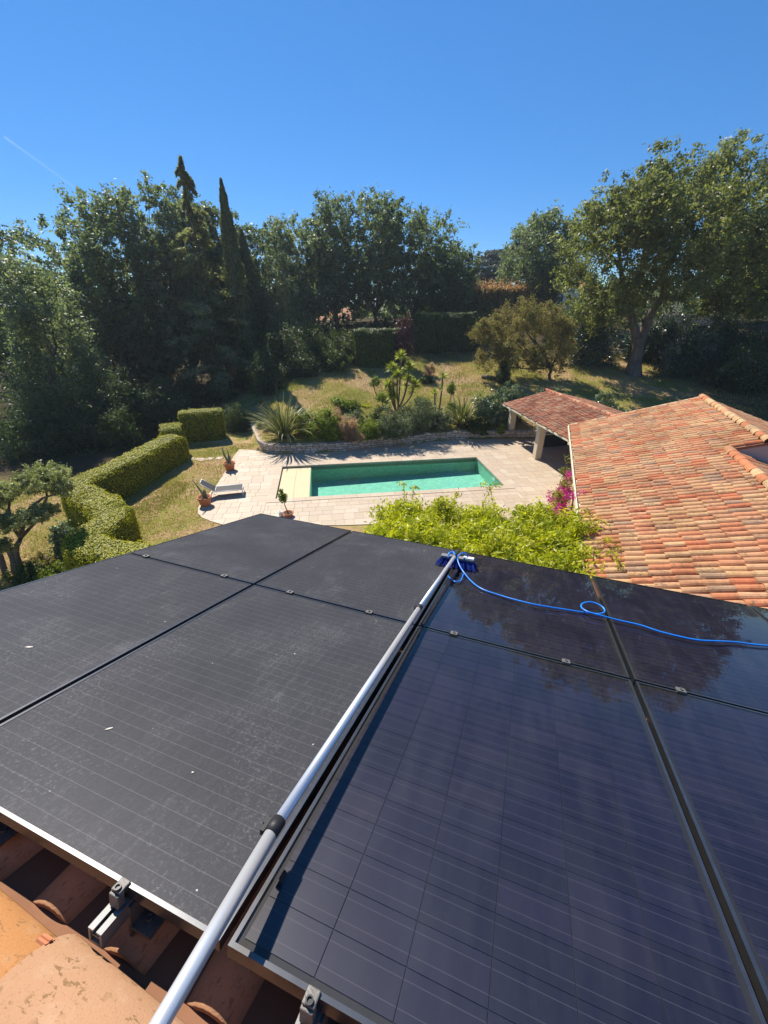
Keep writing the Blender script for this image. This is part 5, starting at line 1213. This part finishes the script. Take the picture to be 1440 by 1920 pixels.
c2 = at(527, 968, 0); m_ = MB(); m_.lathe(c2, [(.07, 0), (.09, .02), (.10, .24), (.085, .24), (.08, .05)], 16); o = m_.build('white_jar', M['white'], None, True); tag(o, 'small white jar beside the potted lemon tree', 'jar')

s0, s1 = at(402.5, 922, .38), at(454.6, 917, .38); lu = nrm(s1-s0); lv_ = np.cross([0, 0, 1.], lu); SL = np.linalg.norm(s1-s0); SW = .66
lo = thing('sun_lounger', (s0+lu*.6+lv_*.3)*np.array([1, 1, 0]), 'white framed sun lounger with grey mesh and raised back on the terrace', 'sun lounger')
M['mesh'] = mat_plain('grey_lounger_mesh', (.07, .07, .072), .7, .2, 0, 40, .15)
Z = np.array([0, 0, 1.]); W2 = lambda u, v, z: s0*np.array([1, 1, 0])+lu*u+lv_*v+Z*z
m_ = MB()
for v in (0, SW): m_.tube([W2(-.05, v, .36), W2(SL, v, .36)], .022, 8)
for u in (0, SL): m_.tube([W2(u, 0, .36), W2(u, SW, .36)], .02, 8)
m_.build('seat_frame', M['white'], lo, True)
m_ = MB(); m_.box(W2(SL/2, SW/2, .365), lu*(SL/2-.01), lv_*(SW/2-.02), Z*.006); m_.build('seat_mesh', M['mesh'], lo)
bt_, bl2 = rad(38), .74; e_ = -lu*math.cos(bt_)+Z*math.sin(bt_); nb_ = lu*math.sin(bt_)+Z*math.cos(bt_)
m_ = MB()
for v in (.02, SW-.02): m_.tube([W2(0, v, .37), W2(0, v, .37)+e_*bl2], .018, 8)
m_.tube([W2(0, .02, .37)+e_*bl2, W2(0, SW-.02, .37)+e_*bl2], .018, 8); m_.build('back_frame', M['white'], lo, True)
m_ = MB(); m_.box(W2(0, SW/2, .37)+e_*bl2*.5+nb_*.004, e_*(bl2*.48), lv_*(SW/2-.04), nb_*.005); m_.build('back_mesh', M['mesh'], lo)
for u, v in ((-.25, 0), (-.25, SW), (SL-.02, 0), (SL-.02, SW)):
    m_ = MB(); m_.tube([W2(u, v, -.005), W2(u+(.12 if u < 0 else 0), v, .36)], .02, 8); m_.build('leg', M['white'], lo, True)
m_ = MB(); m_.tube([W2(SL-.02, 0, .05), W2(SL-.02, SW, .05)], .016, 8); m_.build('foot_bar', M['white'], lo, True)

# ---- cloud-pruned tree and low shrubs at the far left
nb0 = at(28, 1072, 0); nw = thing('cloud_pruned_tree', nb0, 'cloud-pruned tree with rounded leafy pads on bare stems at the left', 'tree')
tm = MB(); rg = np.random.default_rng(91); pads = [(82, 897, 12.8, .92, .46), (116, 916, 12.6, .40, .28), (16, 926, 12.4, .74, .38), (74, 962, 12.0, .66, .26), (6, 980, 11.7, .72, .26), (-30, 945, 12.6, .7, .45), (4, 1024, 11.4, .32, .2)]
j = nb0+np.array([.05, .1, 1.0])
limb(tm, nb0-(0, 0, .1), j, .13, .10, rg, .06, 5, 9); limb(tm, nb0+np.array([-.25, -.1, -.1]), nb0+np.array([-.55, .2, 1.3]), .10, .08, rg, .06, 5, 8); limb(tm, nb0+np.array([.2, .1, -.1]), nb0+np.array([.45, .3, 1.2]), .09, .07, rg, .06, 5, 8)
hubs = [j, nb0+np.array([-.55, .2, 1.3]), nb0+np.array([.45, .3, 1.2])]
for k, (px, py, Y, r_, hz) in enumerate(pads):
    q = atY(px, py, Y); hb = min(hubs, key=lambda t: np.linalg.norm(t-q)); limb(tm, hb, q-(0, 0, hz*.4), .06, .03, rg, .1, 4, 6)
    n_ = 9; d = rg.normal(size=(n_, 3)); d /= np.linalg.norm(d, axis=1)[:, None]; C = q+d*np.array([r_, r_, hz])*.5
    lv = Leaves(400+k); lv.tufts(C, np.repeat([[r_*.5, r_*.5, hz*.55]], n_, 0), int(150*r_)+25, int(9500*r_), .08, .038, .10, up=.5, depth=.45); lv.build('foliage_pad', M['niwaki'], nw)
tm.build('trunk', M['bark'], nw, True)
shrub('ivy_shrub', 'pale glossy ivy growing up the near side of the serpentine hedge', at(137, 1045, 0), .45, .6, 1.25, 7000, .09, .065, M['viburnum'], 411, 12)
shrub('low_shrub', 'low feathery green shrub at the edge of the solar panels', at(120, 1085, 0), 1.1, .6, .5, 9000, .09, .03, M['brightshrub'], 412, 14)
shrub('low_shrub', 'dark low shrub at the foot of the cloud-pruned tree', at(55, 1085, 0), .8, .5, .6, 6000, .09, .04, M['darkhedge'], 413, 10)
shrub('low_shrub', 'brownish twiggy low shrub between the ivy and the cloud-pruned tree', at(92, 1065, 0), .55, .5, .55, 4000, .09, .03, M['brownleaf'], 414, 9)

# ---- vine mass below the panels, bougainvillea on the wing wall
VN = [(690, 1000), (706, 962), (735, 938), (800, 945), (860, 950), (930, 948), (985, 955), (1045, 968), (1085, 985), (1128, 985), (1140, 1030), (1150, 1075), (1130, 1140), (640, 1060), (665, 1015)]
vr = np.random.default_rng(95); C = []; Rr = []
vpoly = [tuple(at(x, y, 3.0)[:2]) for x, y in VN]; vc = np.mean(vpoly, 0)
vine = thing('climbing_vine', (vc[0], vc[1], 0), 'dense yellow-green climbing vine filling the corner between both roofs', 'vine')
bx0, bx1 = min(p[0] for p in vpoly), max(p[0] for p in vpoly); by0, by1 = min(p[1] for p in vpoly), max(p[1] for p in vpoly)
while len(C) < 330:
    x, y = vr.uniform(bx0, bx1), vr.uniform(by0, by1)
    if inside(vpoly, x, y):
        dd = float(dist_poly(vpoly, np.array(x), np.array(y))); r_ = vr.uniform(.22, .42)
        if dd < r_*.5: continue
        C.append((x, y, 2.98+vr.normal()*.10-.30*max(0, .6-dd)+vr.uniform(-.35, .1)+.12*math.sin(x*1.7)*math.sin(y*1.4))); Rr.append(r_)
lv = Leaves(96); lv.tufts(C, Rr, 2600, 80000, .15, .044, .19, up=.5, depth=.7, jitter=.6)
SH = [(760, 942, 752, 908), (772, 942, 780, 916), (905, 947, 935, 912), (925, 947, 905, 908), (725, 965, 692, 968), (1090, 1000, 1140, 985), (1110, 1030, 1160, 1030), (1120, 1050, 1165, 1062), (1080, 985, 1110, 968), (850, 947, 858, 930)]
sm_ = MB()
for (x0, y0, x1, y1) in SH:
    a, b = at(x0, y0, 2.85), at(x1, y1, 3.05 if x1 < 1080 else 3.35); mid = (a+b)/2+np.array([0, 0, .28]); P = catmull([a-(0, 0, .3), a, mid, b], 6); sm_.tube(P, .008, 4)
    for k in range(60):
        q = P[vr.integers(4, len(P))]+vr.normal(size=3)*.05; lv.add(q[None], vr.normal(size=(1, 3))+np.array([[0, 0, .4]]), np.array([.13]), np.array([.036]), vr.random(1))
lv.build('foliage', M['vineleaf'], vine)
for k in range(6): q = np.array(C[k*20]); limb(sm_, (q[0], q[1], -.1), q, .04, .02, vr, .05, 5, 6)
sm_.build('stems', M['stem'], vine, True)
# arbour that carries the vine
arb = thing('vine_arbour', (vc[0], vc[1], 0), 'timber arbour hidden under the climbing vine', 'arbour')
for (x, y) in [(vc[0]-2.0, vc[1]+.5), (vc[0]+1.4, vc[1]+1.0), (vc[0]-1.8, vc[1]-1.2), (vc[0]+1.2, vc[1]-1.2)]:
    m_ = MB(); m_.box((x, y, 1.25), (.06, 0, 0), (0, .06, 0), (0, 0, 1.35)); m_.build('post', M['stem'], arb)
for dy in (-1.2, .7): m_ = MB(); m_.box((vc[0]-.2, vc[1]+dy, 2.64), (2.3, 0, 0), (0, .04, 0), (0, 0, .06)); m_.build('beam', M['stem'], arb)
bg_ = thing('bougainvillea', wbase(7, -.1, 0), 'bougainvillea with magenta blossom climbing the wing wall below the gutter', 'climbing shrub')
rg = np.random.default_rng(98); C1, R1, C2, R2 = [], [], [], []
for k in range(84):
    s_ = rg.uniform(3.2, 10.2); z_ = rg.uniform(.3, 2.75); out_ = -.05-.68*(1-abs(z_-1.3)/1.6)*rg.uniform(.2, 1)*(1 if s_ > 4.6 else .5)
    q = wbase(s_, out_+.12, z_)
    if s_ > 4.9 and z_ > .9 and rg.random() < .85: C2.append(q); R2.append(rg.uniform(.16, .30))
    else: C1.append(q); R1.append(rg.uniform(.18, .32))
lv = Leaves(99); lv.tufts(C1, R1, 300, 10000, .09, .05, .14, depth=.8); lv.build('foliage', M['bougleaf'], bg_)
lv = Leaves(100); lv.tufts(C2, R2, 260, 10000, .06, .045, .14, depth=.8); lv.build('blossom', M['bougainvillea'], bg_)
sm_ = MB()
for k in range(5): limb(sm_, wbase(4+k*1.3, .2, -.1), wbase(4+k*1.3+rg.uniform(-.5, .5), .1, 2.3), .03, .012, rg, .05, 5, 5)
sm_.build('stems', M['stem'], bg_, True)

# ---- houses glimpsed between the trees
def far_house(label, c, w, d, h, wallm, rot=0.):
    root = thing('neighbour_house', c, label, 'house'); u = np.array([math.cos(rot), math.sin(rot), 0]); v = np.array([-u[1], u[0], 0]); c = np.array(c, float)
    m_ = MB(); m_.box(c+Z*h/2, u*w/2, v*d/2, Z*h/2); m_.build('wall', wallm, root)
    o_ = .5; A_ = [c+u*sx*(w/2+o_)+v*sy*(d/2+o_)+Z*h for sx, sy in ((-1, -1), (1, -1), (1, 1), (-1, 1))]; R0, R1_ = c-u*(w/2+o_)+Z*(h+d*.2), c+u*(w/2+o_)+Z*(h+d*.2)
    mk('roof', A_+[R0, R1_], [(0, 1, 5, 4), (2, 3, 4, 5), (0, 4, 3), (1, 2, 5), (3, 2, 1, 0)], M['tile_red'], root)
    for k in (-.28, .1, .34):
        m_ = MB(); m_.box(c+u*w*k-v*(d/2+.02)+Z*h*.55, u*.55, v*.03, Z*.7); wd_ = m_.build('window', M['charcoal'], root)
        m_ = MB(); m_.box(c+u*(w*k)-v*(d/2+.06)+Z*(h*.55-.75), u*.65, v*.06, Z*.04); m_.build('sill', M['plate'], wd_)
q = atY(600, 622, 66); q[2] = 3.0; far_house('house with a red roof glimpsed through the central oaks', q, 9, 7, 3.0, M['plate'], .1)
q = atY(1030, 527, 88); q[2] = 5.6; far_house('pale house on the crest, glimpsed left of the cork oak', q+np.array([3.4, 0, 0]), 6, 6, 4.9, M['white'], -.1)
a, b = atY(1255, 590, 52), atY(1345, 590, 52); m_ = MB(); zt_ = a[2]; m_.box(((a[0]+b[0])/2, 52, zt_-1.2), (3.4, 0, 0), (0, .15, 0), (0, 0, 1.2)); o = m_.build('garden_wall', M['pinkwall']); tag(o, 'pink rendered garden wall glimpsed under the cork oak canopy', 'wall')

# ---- wood closing the horizon
rg = np.random.default_rng(600); C = []; Rr = []
for k in range(620):
    x = rg.uniform(-95, 110); y = rg.uniform(66, 96); g_ = float(terr(x, y)); top = 7.6 if x < 34 else 12
    C.append((x, y, rg.uniform(g_, max(g_+.3, top-1.6)))); Rr.append(rg.uniform(1.2, 2.2))
lv = Leaves(601); lv.blobs(C, Rr, 90000, .6, .3, .8, .5); tag(lv.build('distant_wood', M['oakleaf']), 'dark wood closing the view behind the garden', 'wood', kind='stuff')
# ---- grass blades over the lawns
def grass(name, label, regions, n, seed, h0, h1):
    rg = np.random.default_rng(seed); P = []
    for (x0, x1, y0, y1, wgt) in regions:
        m = int(n*wgt); x = rg.uniform(x0, x1, m); y = rg.uniform(y0, y1, m); k = ~inside(TERR, x, y) & ((terr(x, y) > .5) | (y < np.interp(x, _wx, _wy)-.1)); P.append(np.stack([x[k], y[k], terr(x[k], y[k])], 1))
    P = np.concatenate(P); m = len(P); a = rg.random(m)*2*PI; h = rg.uniform(h0, h1, m)*(.6+.6*np.sin(P[:, 0]*.9+2*np.sin(P[:, 1]*.6))**2); d = np.stack([np.cos(a), np.sin(a), 0*a], 1)
    V = np.stack([P-d*.012, P+d*.012, P+np.stack([rg.normal(size=m)*.04, rg.normal(size=m)*.04, h], 1)], 1).reshape(-1, 3)
    g = .5+.5*np.sin(P[:, 0]*.8+1.7*np.sin(P[:, 1]*.5)); o = mk(name, V, np.arange(3*m).reshape(-1, 3), M['grass'], None, False, np.clip(.6*g+.4*rg.random(m), 0, 1)); return tag(o, label, 'grass', kind='stuff')
grass('lawn_grass', 'short dry grass on the lawn between hedge and terrace', [(-13.5, -5, 9.5, 26.5, .6), (-18, -10, 9.5, 20, .4)], 90000, 501, .03, .10)
grass('slope_grass', 'dry grass on the slope behind the pool', [(-9, 14, 27, 46, .7), (14, 32, 28, 44, .3)], 130000, 502, .06, .22)

# ---- vapour trail high in the sky
m, nt, out = nmat('vapour_trail'); t = N(nt, 'ShaderNodeBsdfTransparent'); d = N(nt, 'ShaderNodeBsdfTranslucent'); d.inputs[0].default_value = (.95, .95, .95, 1); lw = N(nt, 'ShaderNodeLayerWeight'); lw.inputs[0].default_value = .3
x = N(nt, 'ShaderNodeMixShader'); L(nt, math_n(nt, 'MULTIPLY', math_n(nt, 'POWER', math_n(nt, 'SUBTRACT', 1, lw.outputs['Facing']), 2.), .065), x.inputs[0]); L(nt, t.outputs[0], x.inputs[1]); L(nt, d.outputs[0], x.inputs[2]); L(nt, x.outputs[0], out.inputs[0])
a, b = atY(8, 256, 4000), atY(140, 352, 5200); mb_ = MB(); mb_.tube([a+(b-a)*t_ for t_ in (0, .25, .5, .75, 1)], [10, 13, 14, 11, 4], 12); o = mb_.build('vapour_trail', m, None, True); tag(o, 'faint white vapour trail in the sky above the left trees', 'vapour trail')

# ---- thin haze volume added to lift the dark tones, standing in for lens veil
hm, hnt, hout = nmat('added_haze'); pv = N(hnt, 'ShaderNodeVolumePrincipled'); pv.inputs['Color'].default_value = (.80, .90, 1.0, 1); pv.inputs['Density'].default_value = .00045; pv.inputs['Anisotropy'].default_value = .3
L(hnt, pv.outputs[0], hout.inputs['Volume'])
hb = MB(); hb.abox(-5200, 5200, -5200, 5200, -4.5, 27); hz_ = hb.build('haze', hm); tag(hz_, 'thin added haze that lifts the shadows over the garden', kind='stuff')
